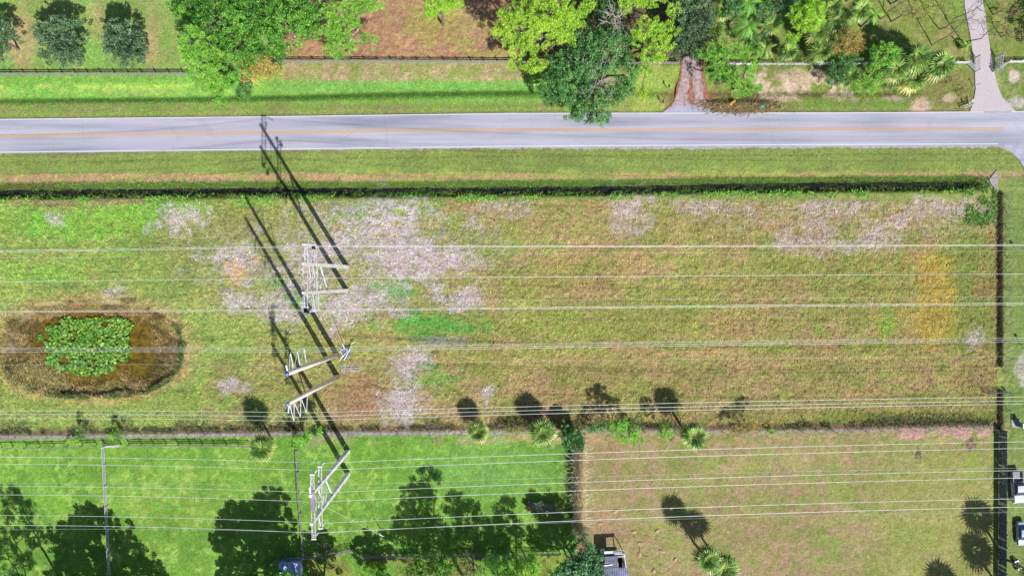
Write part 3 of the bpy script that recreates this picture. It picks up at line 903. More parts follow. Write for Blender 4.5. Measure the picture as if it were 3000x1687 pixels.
def poly_sheet(name, pts, z, mat, kind='structure', rag=0, n=6):
    v = []
    for i, p in enumerate(pts):
        q = pts[(i + 1) % len(pts)]
        for k in range(n):
            t = k / n
            x = p[0] + (q[0] - p[0]) * t; y = p[1] + (q[1] - p[1]) * t
            if rag: x += R.uniform(-rag, rag); y += R.uniform(-rag, rag)
            w = W(x, y); v.append((w.x, w.y, z))
    mb = MB(); mb.add(v, [tuple(range(len(v)))[::-1]])
    o = mb.build(name, mat)
    if o.data.polygons[0].normal.z < 0:
        o.data.flip_normals()
    return tag(o, None, None, None, kind)

# side road joining at the right edge
poly_sheet('side_road', [(2900, 418), (3590, 414), (3590, 560), (3400, 620), (3330, 900), (3330, 2400), (3014, 2400), (3012, 900), (3016, 540), (3004, 500), (2988, 470), (2962, 446), (2926, 431)], .024, M['asphalt_side'], rag=.8, n=8)
# pale driveway, upper right
M['drive_pink'] = basic('pale_driveway_concrete', A(206, 193, 197), A(228, 217, 220), 5, .9, bump=.02, detail=9)
M['drive_grey'] = basic('worn_driveway', A(170, 142, 138), A(214, 192, 196), 1.6, .9, bump=.02)
M['drive_soil'] = basic('red_brown_mulch', A(150, 100, 78), A(196, 145, 120), 1.6, .95, bump=.04)
poly_sheet('driveway', [(2824, -300), (2876, -300), (2878, 0), (2886, 40), (2892, 90), (2902, 150), (2912, 205), (2922, 250), (2936, 285), (2955, 305), (2976, 326), (2840, 329), (2852, 300), (2858, 260), (2856, 220), (2853, 180), (2846, 130), (2838, 80), (2826, 20)], .028, M['drive_pink'], rag=.8)
# middle driveway: mulch bed with a worn pale surface
poly_sheet('driveway_border', [(1996, 180), (2054, 180), (2066, 240), (2078, 290), (2096, 330), (1938, 330), (1972, 300), (1988, 240)], .012, M['drive_soil'], rag=2.0)
poly_sheet('driveway', [(2002, 165), (2046, 165), (2056, 230), (2062, 290), (2094, 334), (1942, 334), (1966, 312), (1984, 280), (1996, 230)], .018, M['drive_grey'], rag=1.6)
poly_sheet('driveway_apron', [(1964, 313), (1992, 309), (2016, 307), (2052, 312), (2080, 320), (2096, 333), (1936, 334), (1950, 324)], .022, M['asphalt_side'], rag=1.0)
M['driveway_mulch_strip'] = M['drive_soil']
poly_sheet('driveway_mulch', [(2022, 215), (2028, 214), (2036, 300), (2048, 309), (2024, 309), (2014, 290)], .021, M['drive_soil'], rag=2.2)
# concrete headwall wedge at the end of the ditch
M['rubble'] = basic('grey_rubble', A(165, 155, 160), A(200, 190, 195), 4, .95, bump=.05)

# ------------------------------------------------------------------ water
def water_mat(name, c, rough=.08):
    m, nt, out = new_mat(name)
    b = N(nt, "ShaderNodeBsdfPrincipled")
    b.inputs["Roughness"].default_value = rough
    no = N(nt, "ShaderNodeTexNoise"); no.inputs["Scale"].default_value = 1.2; no.inputs["Detail"].default_value = 4
    tc = N(nt, "ShaderNodeTexCoord"); nt.links.new(tc.outputs["Object"], no.inputs["Vector"])
    r = N(nt, "ShaderNodeValToRGB"); r.color_ramp.elements[0].color = c[0]; r.color_ramp.elements[1].color = c[1]
    r.color_ramp.elements[0].position = .35; r.color_ramp.elements[1].position = .65
    nt.links.new(no.outputs[0], r.inputs[0]); nt.links.new(r.outputs[0], b.inputs["Base Color"])
    nt.links.new(b.outputs[0], out.inputs[0])
    return m
M['pond_water'] = water_mat('pond_water', (A(96, 76, 20), A(146, 124, 36)))
M['ditch_water'] = water_mat('ditch_water', (A(30, 28, 34), A(58, 54, 40)))
poly_sheet('pond_water', [(POND[0] + 1.02 * POND[2] * math.cos(a), POND[1] + 1.02 * POND[3] * math.sin(a)) for a in np.linspace(0, 2 * math.pi, 40, endpoint=False)], -1.16, M['pond_water'], n=1)
dxs = list(np.arange(-590, 2860, 12.0))
v = []; f = []
for i, x in enumerate(dxs):
    c = float(interp(x, DITCH)); a = W(x, c - 15); b = W(x, c + 15)
    v += [(a.x, a.y, -1.03), (b.x, b.y, -1.03)]
    if i: f.append((2 * i - 2, 2 * i - 1, 2 * i + 1, 2 * i))
mb = MB(); mb.add(v, f); tag(mb.build('ditch_water', M['ditch_water']), None, None, None, 'structure')

# ------------------------------------------------------------------ fences
def walk(pts, step):
    out = []
    for i in range(len(pts) - 1):
        a = Vector(pts[i]); b = Vector(pts[i + 1]); n = max(1, round((b - a).length / step))
        for k in range(n): out.append(a.lerp(b, k / n))
    out.append(Vector(pts[-1]))
    return out

def fence(name, label, px_pts, heights, mat, spacing=2.44, ph=1.35, pw=.12, rail_h=.14, rail_w=.05, skip=(), cat='fence', sag=0.0, group=None, seed=0, rail_name='rail', lean=0.0):
    rr = random.Random(seed)
    P = walk([W(*p).xy.to_3d() for p in px_pts], spacing)
    root = thing(name, label, cat, P[0], group)
    pm = None
    tops = []
    for i, p in enumerate(P):
        tilt = Matrix.Rotation(rr.uniform(-lean, lean), 4, 'X') @ Matrix.Rotation(rr.uniform(-lean, lean), 4, 'Y')
        if pm is None:
            mb = MB(); mb.box((0, 0, ph / 2 - .1), (pw, pw, ph + .2)); mb.box((0, 0, ph + .015), (pw * 1.15, pw * 1.15, .03))
            o = mb.build('post', mat); pm = o.data
            o.parent = root
        else:
            o = bpy.data.objects.new('post', pm); col.objects.link(o); o.parent = root
        o.matrix_local = Matrix.Translation(p - root.location) @ tilt
    for hgt in heights:
        mb = MB()
        for i in range(len(P) - 1):
            if (i, hgt) in skip or i in skip: continue
            d = (P[i + 1] - P[i]).normalized(); nrm = Vector((-d.y, d.x, 0)) * (pw / 2 + rail_w / 2)
            j1 = rr.uniform(-.02, .02); j2 = rr.uniform(-.02, .02)
            mb.bar(P[i] - nrm + Vector((0, 0, hgt + j1)), P[i + 1] - nrm + Vector((0, 0, hgt + j2)), rail_w, rail_h)
        if mb.v: mb.build(rail_name, mat, root)
    return root

fence('rail_fence', 'long grey three-rail board fence running below the three round grey-green trees at upper left', [(-260, 223), (0, 220), (300, 219), (620, 219)], (.45, .85, 1.25), M['fence_wood'], pw=.17, rail_h=.2, seed=1)
fence('rail_fence', 'grey three-rail board fence along the lower edge of the reddish brown lawn at the top', [(770, 183), (1150, 183), (1500, 185), (1985, 188)], (.45, .85, 1.25), M['fence_wood'], pw=.17, rail_h=.2, seed=2)
fence('rail_fence', 'white four-rail fence running behind the palms left of the pink driveway', [(2090, 191), (2450, 190), (2830, 186), (2858, 212)], (.35, .65, .95, 1.25), M['fence_white'], pw=.14, seed=3)
fence('rail_fence', 'white rail fence bending in towards the right side of the pink driveway', [(2908, 212), (2946, 184), (3230, 183)], (.35, .65, .95, 1.25), M['fence_white'], pw=.14, seed=4)
fence('rail_fence', 'weathered board fence just below the grey gravel strip at lower left', [(380, 1301), (560, 1301), (735, 1304)], (.4, .8, 1.2), M['fence_wood'], spacing=2.3, seed=5, lean=.03)
fence('rail_fence', 'broken board fence with missing rails at the left end of the gravel strip', [(-60, 1310), (40, 1309), (160, 1307), (285, 1303)], (.8, 1.2), M['fence_wood'], spacing=2.4, seed=6, skip=(0, 1, (2, .8), (3, .8)), lean=.05)
fence('paddock_fence', 'pale fence dividing the two bright green paddocks at far lower left', [(309, 1300), (318, 1480), (328, 1687), (334, 1800)], (.45, .85, 1.25), M['fence_white'], spacing=4.0, pw=.10, rail_w=.045, seed=7)
fence('paddock_fence', 'brown-grey rail fence running down between the bright green paddocks left of the lattice pylon', [(872, 1318), (878, 1440), (888, 1560), (893, 1628)], (.45, .85, 1.25), M['fence_wood'], spacing=3.2, seed=8)
fence('rail_fence', 'dark grey rail fence partly shaded by trees along the bottom of the green field', [(1052, 1625), (1300, 1622), (1500, 1620), (1640, 1616)], (.35, .7, 1.05, 1.35), M['fence_wood'], seed=9)
fence('rail_fence', 'short pale board fence joining the paddock fence to the field gate at the bottom', [(893, 1628), (968, 1621)], (.35, .7, 1.05, 1.35), M['fence_wood'], seed=10)
fence('wire_fence', 'thin wire fence on tall posts along the long grey strip below the pond', [(-200, 1290), (0, 1283), (740, 1273), (1400, 1269), (1700, 1264), (2300, 1264), (2900, 1254)], (.5, 1.0, 1.5, 1.85), M['fence_wood'], spacing=3.0, ph=1.9, pw=.07, rail_h=.02, rail_w=.02, seed=11, rail_name='wire', lean=.04)
fence('wire_fence', 'post and wire fence down the right side of the dry field above the gate', [(2938, 577), (2952, 585), (2950, 800), (2945, 1000), (2941, 1088)], (.5, .9, 1.3), M['fence_wood'], spacing=3.0, ph=1.4, pw=.08, rail_h=.02, rail_w=.02, seed=12, rail_name='wire', lean=.03)
fence('wire_fence', 'short post and wire fence at the right below the field gate', [(2950, 1150), (2951, 1200), (2945, 1252)], (.5, .9, 1.3), M['fence_wood'], spacing=3.0, ph=1.4, pw=.08, rail_h=.02, rail_w=.02, seed=13, rail_name='wire')

def gate(name, label, a, b, h, mat, nb=6, nv=3, th=.05):
    a = W(*a); b = W(*b); a.z = b.z = 0
    root = thing(name, label, 'gate', a)
    mb = MB()
    d = (b - a)
    for k in range(nb):
        z = .15 + (h - .15) * k / (nb - 1)
        mb.tube([a + Vector((0, 0, z)), b + Vector((0, 0, z))], th / 2, 5)
    mb.build('rail', mat, root)
    m2 = MB()
    for k in range(nv):
        p = a + d * k / (nv - 1)
        m2.tube([p + Vector((0, 0, .1)), p + Vector((0, 0, h + .05))], th * .55, 5)
    m2.build('upright', mat, root)
    for k, p in enumerate((a - d.normalized() * .12, b + d.normalized() * .12)):
        m3 = MB(); m3.tube([p + Vector((0, 0, -.1)), p + Vector((0, 0, h + .25))], .07, 8); m3.build('post', mat, root)
    return root
gate('field_gate', 'dark tubular farm gate at the lower right corner of the dry field', (2884, 1149), (2944, 1148), 1.3, M['fence_dark'], 6, 5)
gate('field_gate', 'pale board gate set at an angle in the bottom fence', (970, 1621), (1036, 1607), 1.4, M['fence_wood'], 6, 5, .09)
gate('field_gate', 'pale blue-grey metal gate at the top corner of the paddock divider', (312, 1306), (356, 1303), 1.3, M['steel_white'], 6, 3, .07)
gate('driveway_gate', 'open white picket gate leaf on the left side of the pink driveway', (2857, 170), (2856, 208), 1.4, M['fence_white'], 4, 9, .08)
gate('driveway_gate', 'open white slatted gate leaf on the right side of the pink driveway', (2918, 168), (2915, 212), 1.8, M['fence_white'], 4, 11, .09)

# tall screen fence at the right edge
def screen_fence():
    a = W(2928, 1257).xy.to_3d(); b = W(2926, 1780).xy.to_3d()
    root = thing('privacy_fence', 'tall dark slatted privacy fence running down the right side to the bottom', 'fence', a)
    P = walk([a, b], 2.4); rr = random.Random(4)
    for i, p in enumerate(P):
        mb = MB(); mb.box(p + Vector((0, 0, 1.05)), (.12, .12, 2.3)); mb.build('post', M['fence_dark'], root)
        if i < len(P) - 1:
            q = P[i + 1]; mb = MB()
            n = 14; d = q - p
            for k in range(n):
                c = p + d * (k + .5) / n + Vector((-.07, 0, 1.02 + rr.uniform(-.03, .03)))
                mb.box(c, (.025, d.length / n * (.93 if rr.random() < .9 else .5), 1.95))
            for z in (.4, 1.7): mb.bar(p + Vector((.02, 0, z)), q + Vector((.02, 0, z)), .05, .1)
            mb.build('panel', M['fence_dark'], root)
screen_fence()

# ------------------------------------------------------------------ transmission structures
def on_plane(px, py, base_px):
    """point of a structure standing in the vertical plane through base_px (x constant)"""
    f = (NX - base_px) / (NX - px)
    z = H * (1 - f)
    return W(px, py, z)

def ladder(mb, a1, a2, b1, b2, r, nr=8, z_drop=.35):
    """twin-beam arm: two chords with rungs and lacing"""
    mb.bar(a1, a2, r, r * 1.5); mb.bar(b1, b2, r, r * 1.5)
    for k in range(nr + 1):
        t = k / nr
        p = Vector(a1).lerp(Vector(a2), t); q = Vector(b1).lerp(Vector(b2), t)
        mb.bar(p, q, r * .8)
        if k < nr:
            q2 = Vector(b1).lerp(Vector(b2), (k + 1) / nr)
            mb.bar(p if k % 2 else q, q2 if k % 2 else Vector(a1).lerp(Vector(a2), (k + 1) / nr), r * .35)

def insulator(mb, a, b, r=.07, n=9):
    a = Vector(a); b = Vector(b)
    mb.tube([a, b], r * .55, 6)
    for k in range(n):
        p = a.lerp(b, .1 + .8 * k / (n - 1)); d = (b - a).normalized() * .02
        mb.tube([p - d, p + d], r * 1.25, 7)

def pole(name, base, top, w0, w1, mat, root, round_=False):
    mb = MB()
    base = Vector(base); base.z = -.4
    mb.tube([base, top], [w0 / (1 if round_ else math.sqrt(2)), w1 / (1 if round_ else math.sqrt(2))], 12 if round_ else 4, rot0=0 if round_ else math.pi / 4)
    return mb.build(name, mat, root, round_)

# tower 1: two-pole frame, drawn in zoom coordinates (origin 700,650, scale 4.14)
def t1(u, v, bp=1015): return on_plane(700 + u / 4.14, 650 + v / 4.14, bp)
def tower_one():
    b = W(1015, 816)
    root = thing('transmission_tower', 'two-pole transmission tower with twin ladder arms standing in the bleached grass', 'power pylon', b)
    pole('pole', W(1017, 782), t1(778, 507), .66, .36, M['concrete'], root)
    pole('pole', W(1016, 851), t1(778, 862), .66, .36, M['concrete'], root)
    for (z, off, y0, y1) in ((30.7, .33, 717, 901), (25.0, .30, 724, 906)):
        xw = b.x
        A1 = W(0, y0, z); A2 = W(0, y1, z)
        mb = MB()
        ladder(mb, (xw - off, A1.y, z), (xw - off, A2.y, z), (xw + off, A1.y, z), (xw + off, A2.y, z), .085, 7)
        mb.build('crossarm', M['arm_steel'], root)
        for yy in (A1.y, A2.y):
            m2 = MB(); m2.box((xw, yy, z + .02), (1.0, .14, .14)); m2.build('arm_end_plate', M['steel_white'], root)
    for (u0, v0, u1, v1) in [(990, 545, 1072, 822), (1052, 560, 972, 832)]:
        mb = MB(); mb.tube([t1(u0, v0), t1(u1, v1)], .11, 7); mb.build('brace', M['steel'], root, True)
    for seg in [(925, 325, 900, 490), (803, 290, 788, 400), (786, 400, 815, 490), (850, 540, 867, 668), (895, 540, 922, 672), (945, 540, 960, 668),
                (868, 705, 848, 832), (920, 700, 900, 832), (962, 705, 945, 832), (895, 872, 920, 1058), (965, 872, 968, 1068), (790, 880, 800, 1045), (826, 880, 812, 1040), (830, 300, 818, 492)]:
        mb = MB(); insulator(mb, t1(seg[0], seg[1]), t1(seg[2], seg[3]), .065); mb.build('insulator', M['steel_white'], root, False)
    for (u, v) in [(905, 312), (935, 312), (806, 1062), (836, 1062), (806, 1082), (836, 1090)]:
        p = t1(u, v); mb = MB(); mb.box(p, (.45, .5, .3)); mb.build('conductor_clamp', M['black'], root)
    for y0 in (720, 912):
        p = W(0, y0, 29); 
        mb = MB(); insulator(mb, (b.x + .5, p.y, 30.4), (b.x + 1.2, p.y + .1, 29.6), .09, 6); mb.build('insulator', M['steel_white'], root)
tower_one()

# tower 2: two single round poles with three braced insulator arms each (origin 780,980 scale 4.83)
def t2(u, v, bp=987.0): return on_plane(780 + u / 4.83, 980 + v / 4.83, bp)
def tower_two(label, pbase, ptop, arms, stays, pins):
    root = thing('transmission_pole', label, 'power pole', W(*pbase))
    bp = pbase[0]
    pole('pole', W(*pbase), t2(*ptop, bp), .50, .27, M['steel_tan'], root, True)
    tp = t2(*ptop, bp); mb = MB(); mb.tube([tp - Vector((0, 0, .05)), tp + Vector((0, 0, .35))], [.30, .26], 12); mb.build('pole_cap', M['cap_blue'], root, True)
    for (u0, v0, u1, v1) in arms:
        mb = MB(); insulator(mb, t2(u0, v0, bp), t2(u1, v1, bp), .085, 12); mb.build('insulator_arm', M['steel_white'], root)
    for (u0, v0, u1, v1) in stays:
        mb = MB(); mb.tube([t2(u0, v0, bp), t2(u1, v1, bp)], .055, 5); mb.build('arm_stay', M['steel'], root)
    for (u0, v0, u1, v1) in pins:
        mb = MB(); mb.tube([t2(u0, v0, bp), t2(u1, v1, bp)], .12, 6); mb.build('pole_top_arm', M['steel_white'], root)
tower_two('tan steel transmission pole with three arms reaching up, above its twin', (987, 1039), (297, 556),
          [(385, 495, 345, 262), (480, 455, 440, 235), (570, 410, 532, 192)], [(320, 520, 340, 265), (398, 478, 437, 238), (487, 438, 530, 196)], [(305, 530, 280, 435)])
tower_two('tan steel transmission pole with three arms reaching down, nearest to the middle fence', (989, 1104), (302, 980),
          [(395, 970, 392, 1218), (488, 915, 485, 1160), (580, 870, 572, 1105)], [(335, 1000, 388, 1212), (405, 975, 480, 1152), (500, 920, 568, 1098)], [(320, 1000, 310, 1112)])

# tower 3: square poles with two lattice arms (origin 850,1270 scale 4.14)
def t3(u, v, bp=1019.5): return on_plane(850 + u / 4.14, 1270 + v / 4.14, bp)
def w3(u, v, z): return W(850 + u / 4.14, 1270 + v / 4.14, z)
def tower_three():
    root = thing('transmission_tower', 'two-pole transmission tower with two long lattice arms standing in the bright green paddock', 'power pylon', W(1020, 1355))
    pole('pole', W(1019.5, 1322), t3(243, 757), .74, .40, M['concrete_blue'], root)
    pole('pole', W(1020, 1388), t3(258, 1098), .74, .40, M['concrete_blue'], root)
    for z, segs in ((28.2, ((248, 497, 268, 1278), (288, 497, 308, 1278))), (22.6, ((342, 400, 352, 1150), (380, 400, 392, 1150)))):
        (a0, b0, a1, b1), (c0, d0, c1, d1) = segs
        mb = MB(); ladder(mb, w3(a0, b0, z), w3(a1, b1, z), w3(c0, d0, z), w3(c1, d1, z), .095, 9)
        mb.build('crossarm', M['arm_steel'], root)
        for (u0, v0, u1, v1) in ((a0, b0, c0, d0), (a1, b1, c1, d1)):
            m2 = MB(); p = w3(u0, v0, z + .05); q = w3(u1, v1, z + .05); d = (q - p).normalized() * .18
            m2.bar(p - d * .6, q + d * .6, .16, .16); m2.build('arm_end_plate', M['steel_white'], root)
    mb = MB(); mb.bar(w3(272, 700, 28.45), w3(277, 940, 28.45), .62, .10); mb.build('arm_plate', basic('weathered_plate', A(168, 148, 160), A(192, 176, 186), 1.2, .9), root)
    for s in [(435, 570, 505, 740)]:
        mb = MB(); mb.tube([t3(*s[:2]), t3(*s[2:])], .13, 8); mb.build('brace', M['steel_white'], root, True)
    for s in [(485, 510, 425, 812), (345, 672, 370, 770), (345, 560, 350, 610), (345, 1000, 372, 1130), (355, 780, 345, 900)]:
        mb = MB(); mb.tube([t3(*s[:2]), t3(*s[2:])], .075, 6); mb.build('brace', M['steel'], root, True)
    for s, z in [((375, 388, 410, 352), 22.5), ((285, 487, 322, 446), 28.1), ((394, 1112, 422, 1085), 22.5), ((305, 1242, 336, 1206), 28.1), ((262, 1110, 290, 1262), 28), ((262, 1110, 258, 1195), 28), ((300, 740, 318, 822), 28), ((398, 640, 408, 710), 22.4), ((318, 855, 312, 930), 28), ((408, 745, 396, 860), 22.4), ((350, 415, 345, 600), 22.8), ((262, 520, 265, 690), 28.3)]:
        mb = MB(); insulator(mb, w3(s[0], s[1], z), w3(s[2], s[3], z - .8), .09); mb.build('insulator', M['steel_white'], root)
    mb = MB(); mb.tube([t3(250, 735), t3(233, 645)], .13, 6); mb.build('pole_top_arm', M['steel_white'], root)
tower_three()

# ------------------------------------------------------------------ cables
def cable(label, pts, z_t, x_t=900, sag=4.0, r=.045, mat='wire', group='power lines crossing the fields'):
    """pts: photo pixels at left edge, at the tower and at right edge; z_t: height at the tower"""
    (x0, y0), (x1, y1), (x2, y2) = pts
    def ext(xa, ya, xb, yb, x): return yb + (ya - yb) * (x - xb) / (xa - xb)
    xl, xr = -700, 3700
    def wp(x, y, z): return W(x, y, z)
    za = z_t - sag * .75; zb = z_t - sag * 1.35
    T_ = wp(x1, y1, z_t)
    L_ = wp(x0, y0, za); Rr = wp(x2, y2, zb)
    P = []
    def para(a, b, za_, n, far):
        out = []
        for k in range(n + 1):
            t = k / n * far
            p = a.lerp(b, t)
            # hangs in a curve: fastest fall close to the tower
            p.z = a.z + (b.z - a.z) * (t * (2.0 - t) if t < 1 else 1.0)
            out.append(p)
        return out
    left = para(T_, L_, za, 26, 1.5); right = para(T_, Rr, zb, 44, 1.3)
    P = left[::-1] + right[1:]
    mb = MB(); mb.tube(P, r * .68, 5)
    o = mb.build('power_line', M[mat], None, True)
    return tag(o, label, 'power line', group)
q = [
 ('upper wire of the topmost close pair of lines', [(0, 734), (895, 720), (3000, 716.5)], 30.2, 'wire', .036),
 ('lower wire of the topmost close pair of lines', [(0, 738), (912, 723.5), (3000, 719.5)], 25.5, 'wire', .036),
 ('faint thin wire just below the topmost close pair', [(0, 756), (889, 744.5), (3000, 734)], 33.0, 'wire_thin', .018),
 ('single bright wire through the middle of the upper tower', [(0, 825), (915, 815), (3000, 802)], 27.0, 'wire', .036),
 ('faint thin wire just above the close pair that crosses the top of the pond', [(0, 892), (889, 885.5), (3000, 868.6)], 33.0, 'wire_thin', .022),
 ('upper wire of the close pair across the top of the pond', [(0, 911.5), (895, 907.5), (3000, 887)], 30.2, 'wire', .036),
 ('lower wire of the close pair across the top of the pond', [(0, 915), (912, 911), (3000, 891.5)], 25.5, 'wire', .036),
 ('top wire of the three fine lines across the middle of the pond pads', [(0, 1019.5), (892, 1018.5), (3000, 989.7)], 23.0, 'wire', .028),
 ('middle wire of the three fine lines across the pond pads', [(0, 1024.4), (871, 1025), (3000, 995.5)], 26.0, 'wire', .028),
 ('bottom wire of the three fine lines across the pond pads', [(0, 1030.7), (851, 1031), (3000, 1001)], 29.0, 'wire', .028),
 ('faint thin wire across the lower part of the pond', [(0, 1069), (838, 1068.5), (3000, 1043.5)], 32.5, 'wire_thin', .018),
 ('top wire of the three lines just above the row of sabal palms', [(0, 1203), (898, 1208.5), (3000, 1162)], 23.0, 'wire', .04),
 ('middle wire of the three lines just above the row of sabal palms', [(0, 1213), (880, 1221), (3000, 1173.5)], 26.0, 'wire', .04),
 ('bottom wire of the three lines just above the row of sabal palms', [(0, 1225.5), (861, 1233), (3000, 1183)], 29.0, 'wire', .04),
 ('first wire below the gravel strip, top line of the lattice pylon', [(0, 1338), (948, 1355.5), (3000, 1293)], 22.0, 'wire', .045),
 ('second wire below the gravel strip, from the upper arm tip of the lattice pylon', [(0, 1358.6), (928, 1377.5), (3000, 1312.4)], 27.6, 'wire', .042),
 ('faint thin wire through the top of the lattice pylon', [(0, 1415), (907, 1424), (3000, 1370)], 31.5, 'wire_thin', .022),
 ('wire just below the faint one through the middle of the lattice pylon', [(0, 1423.7), (948, 1442.5), (3000, 1377)], 22.0, 'wire', .042),
 ('wire through the weathered plate of the lattice pylon', [(0, 1448.5), (928, 1470), (3000, 1399)], 27.6, 'wire', .042),
 ('third wire from the bottom, from the lower arm tip of the lattice pylon', [(0, 1508.8), (950, 1531.5), (3000, 1459.7)], 22.0, 'wire', .045),
 ('bright wire second from the bottom, at the foot of the lattice pylon', [(0, 1537.5), (930, 1560.5), (3000, 1483.8)], 27.6, 'wire', .048),
 ('faint lowest wire crossing the tree shadows at the bottom', [(0, 1551), (912, 1559), (3000, 1499.7)], 29.5, 'wire_thin', .02),
]
for (lb, pts, z, mt, rad) in q:
    cable(lb, pts, z, r=rad, mat=mt)

def guy(label, top, anchor, r=.02, guard=1.6):
    a = Vector(top); b = Vector(anchor); b.z = -.1
    root = thing('guy_wire', label, 'guy wire', b)
    mb = MB(); mb.tube([a, b], r, 5); mb.build('cable', M['wire_thin'], root)
    if guard:
        d = (a - b).normalized(); mb = MB(); mb.tube([b + d * .1, b + d * guard], .07, 8); mb.build('guard', M['steel_white'], root, True)
guy('long guy wire slanting down from the upper tower to the grey scrap heap', t1(985, 870), W(1010, 1022), .026, 2.8)
guy('guy wire slanting from the lattice pylon down to the right', t3(430, 885), W(1131, 1575), .03, 3.2)
guy('guy wire slanting from the lattice pylon up across the fence to the dry field', t3(420, 520), W(1117, 1133), .028, 2.6)

# small posts with sign shadows beside the road and the right strip
def sign_post(name, label, px, py, h, sw, sh, mat='steel', dark='fence_dark', rz=0.0, cat='sign'):
    p = W(px, py)
    root = thing(name, label, cat, p)
    mb = MB(); mb.tube([p + Vector((0, 0, -.1)), p + Vector((0, 0, h))], .045, 6); mb.build('post', M[mat], root)
    mb = MB(); mb.box(p + Vector((0, -.06, h - sh / 2)), (sw, .03, sh), rz); mb.build('panel', M[dark], root)
sign_post('road_sign', 'slim sign post seen from above between the sabal clump and the road', 2622, 309, 4.2, .75, .75)
sign_post('marker_sign', 'small sign post beside the right fence near the top pair of wires', 2981, 739, 2.6, .6, .6)
sign_post('marker_sign', 'small sign post beside the right fence near the three fine wires', 2999, 1022, 3.4, .7, .7)

sign_post('marker_sign', 'short dark lamp post at the left edge of the pink driveway', 2852, 253, 1.7, .35, .35, cat='lamp post')

# ------------------------------------------------------------------ trees in the north
tree('round_tree', 'round grey-green tree cut off by the left edge of the photo', [(2, 118, 5.0, 52, 66, 3.4)], 'lf_grey', 'droop', .26, 30, .8, .15, seed=1, trunk_r=.25)
tree('round_tree', 'round grey-green tree, second from the left above the board fence', [(182, 120, 5.0, 74, 70, 3.6), (150, 100, 4, 50, 40, 2.2), (205, 150, 3.6, 50, 45, 2.4)], 'lf_grey', 'droop', .26, 30, .8, .15, seed=2, trunk_r=.27)
tree('round_tree', 'round grey-green tree between the second round tree and the big lime pine', [(370, 128, 5.0, 68, 68, 3.6), (350, 110, 5, 46, 46, 2.4), (385, 160, 3.6, 46, 40, 2.2)], 'lf_grey', 'droop', .26, 30, .8, .15, seed=3, trunk_r=.27)
tree('broadleaf_tree', 'large leafy green tree at the top just right of the round trees', [(640, 60, 9, 120, 85, 3.6), (560, 20, 8, 70, 60, 3), (700, 150, 7, 80, 70, 3.2), (730, 30, 8, 90, 70, 3.2)], 'lf_green', 'leaf', .21, 34, .85, .22, seed=4, trunk_r=.4)
tree('broadleaf_tree', 'leafy green tree top centre-left, right half of the dense green clump', [(830, 60, 8.5, 95, 85, 3.2), (790, 130, 7, 70, 60, 2.8), (880, 20, 8.5, 70, 60, 3), (900, 85, 6.5, 50, 40, 2.2)], 'lf_green', 'leaf', .21, 34, .85, .22, seed=5, trunk_r=.4)
tree('pine_tree', 'lime pine leaning out below the dense green clump towards the road', [(560, 120, 12, 48, 50, 2.4), (600, 175, 10, 62, 55, 2.6), (600, 225, 8, 50, 40, 2.2), (640, 250, 6, 45, 34, 2), (646, 292, 4, 26, 24, 1.4), (560, 175, 9, 35, 40, 2)], 'lf_pine_green', 'needle', .2, 60, .8, .45, seed=6, base=W(668, 262), trunk_r=.3, odd=.1)
tree('pine_tree', 'open lime pine over the reddish lawn and the fence, right of the dense clump', [(985, 40, 10, 60, 34, 1.6), (1010, 75, 9, 50, 34, 1.6), (1000, 125, 7, 60, 40, 1.6), (1085, 122, 6, 30, 26, 1.3), (1080, 25, 9, 48, 28, 1.5), (960, 95, 8, 40, 30, 1.5), (985, 160, 5, 46, 16, 1.0), (1030, 20, 9, 44, 30, 1.4)], 'lf_pine_green', 'needle', .2, 55, .7, .5, seed=7, base=W(1035, 150), trunk_r=.28)
tree('pine_tree', 'lime pine crown hanging over the top edge above the reddish lawn', [(1290, 8, 10, 54, 34, 1.8), (1262, 40, 9, 24, 16, 1.1), (1330, 0, 10, 34, 34, 1.6)], 'lf_pine', 'needle', .2, 60, .75, .35, seed=8, trunk_r=.25)
tree('golden_shrub', 'golden yellow shrubby tree at the foot of the dense green clump', [(765, 195, 3, 58, 34, 1.8), (800, 215, 2.2, 40, 28, 1.4), (735, 225, 2, 36, 24, 1.2), (742, 170, 4, 32, 26, 1.6)], 'lf_gold', 'needle', .2, 34, .6, .28, seed=9, trunk_r=.12, cat='shrub')
tree('shrub', 'small dark green shrub with a lime tip below the golden shrub', [(718, 268, 1.2, 34, 24, 1.0), (722, 254, 1.9, 13, 12, .6)], 'lf_oak', 'leaf', .15, 60, .45, .15, seed=10, trunk_r=.07, cat='shrub', odd=.14)
palm('sabal_palm', 'small pale palm tucked between the lime pine and golden shrub', 672, 236, 2.5, 34, 'fan', 1, 'lf_palm_bright', nf=26)
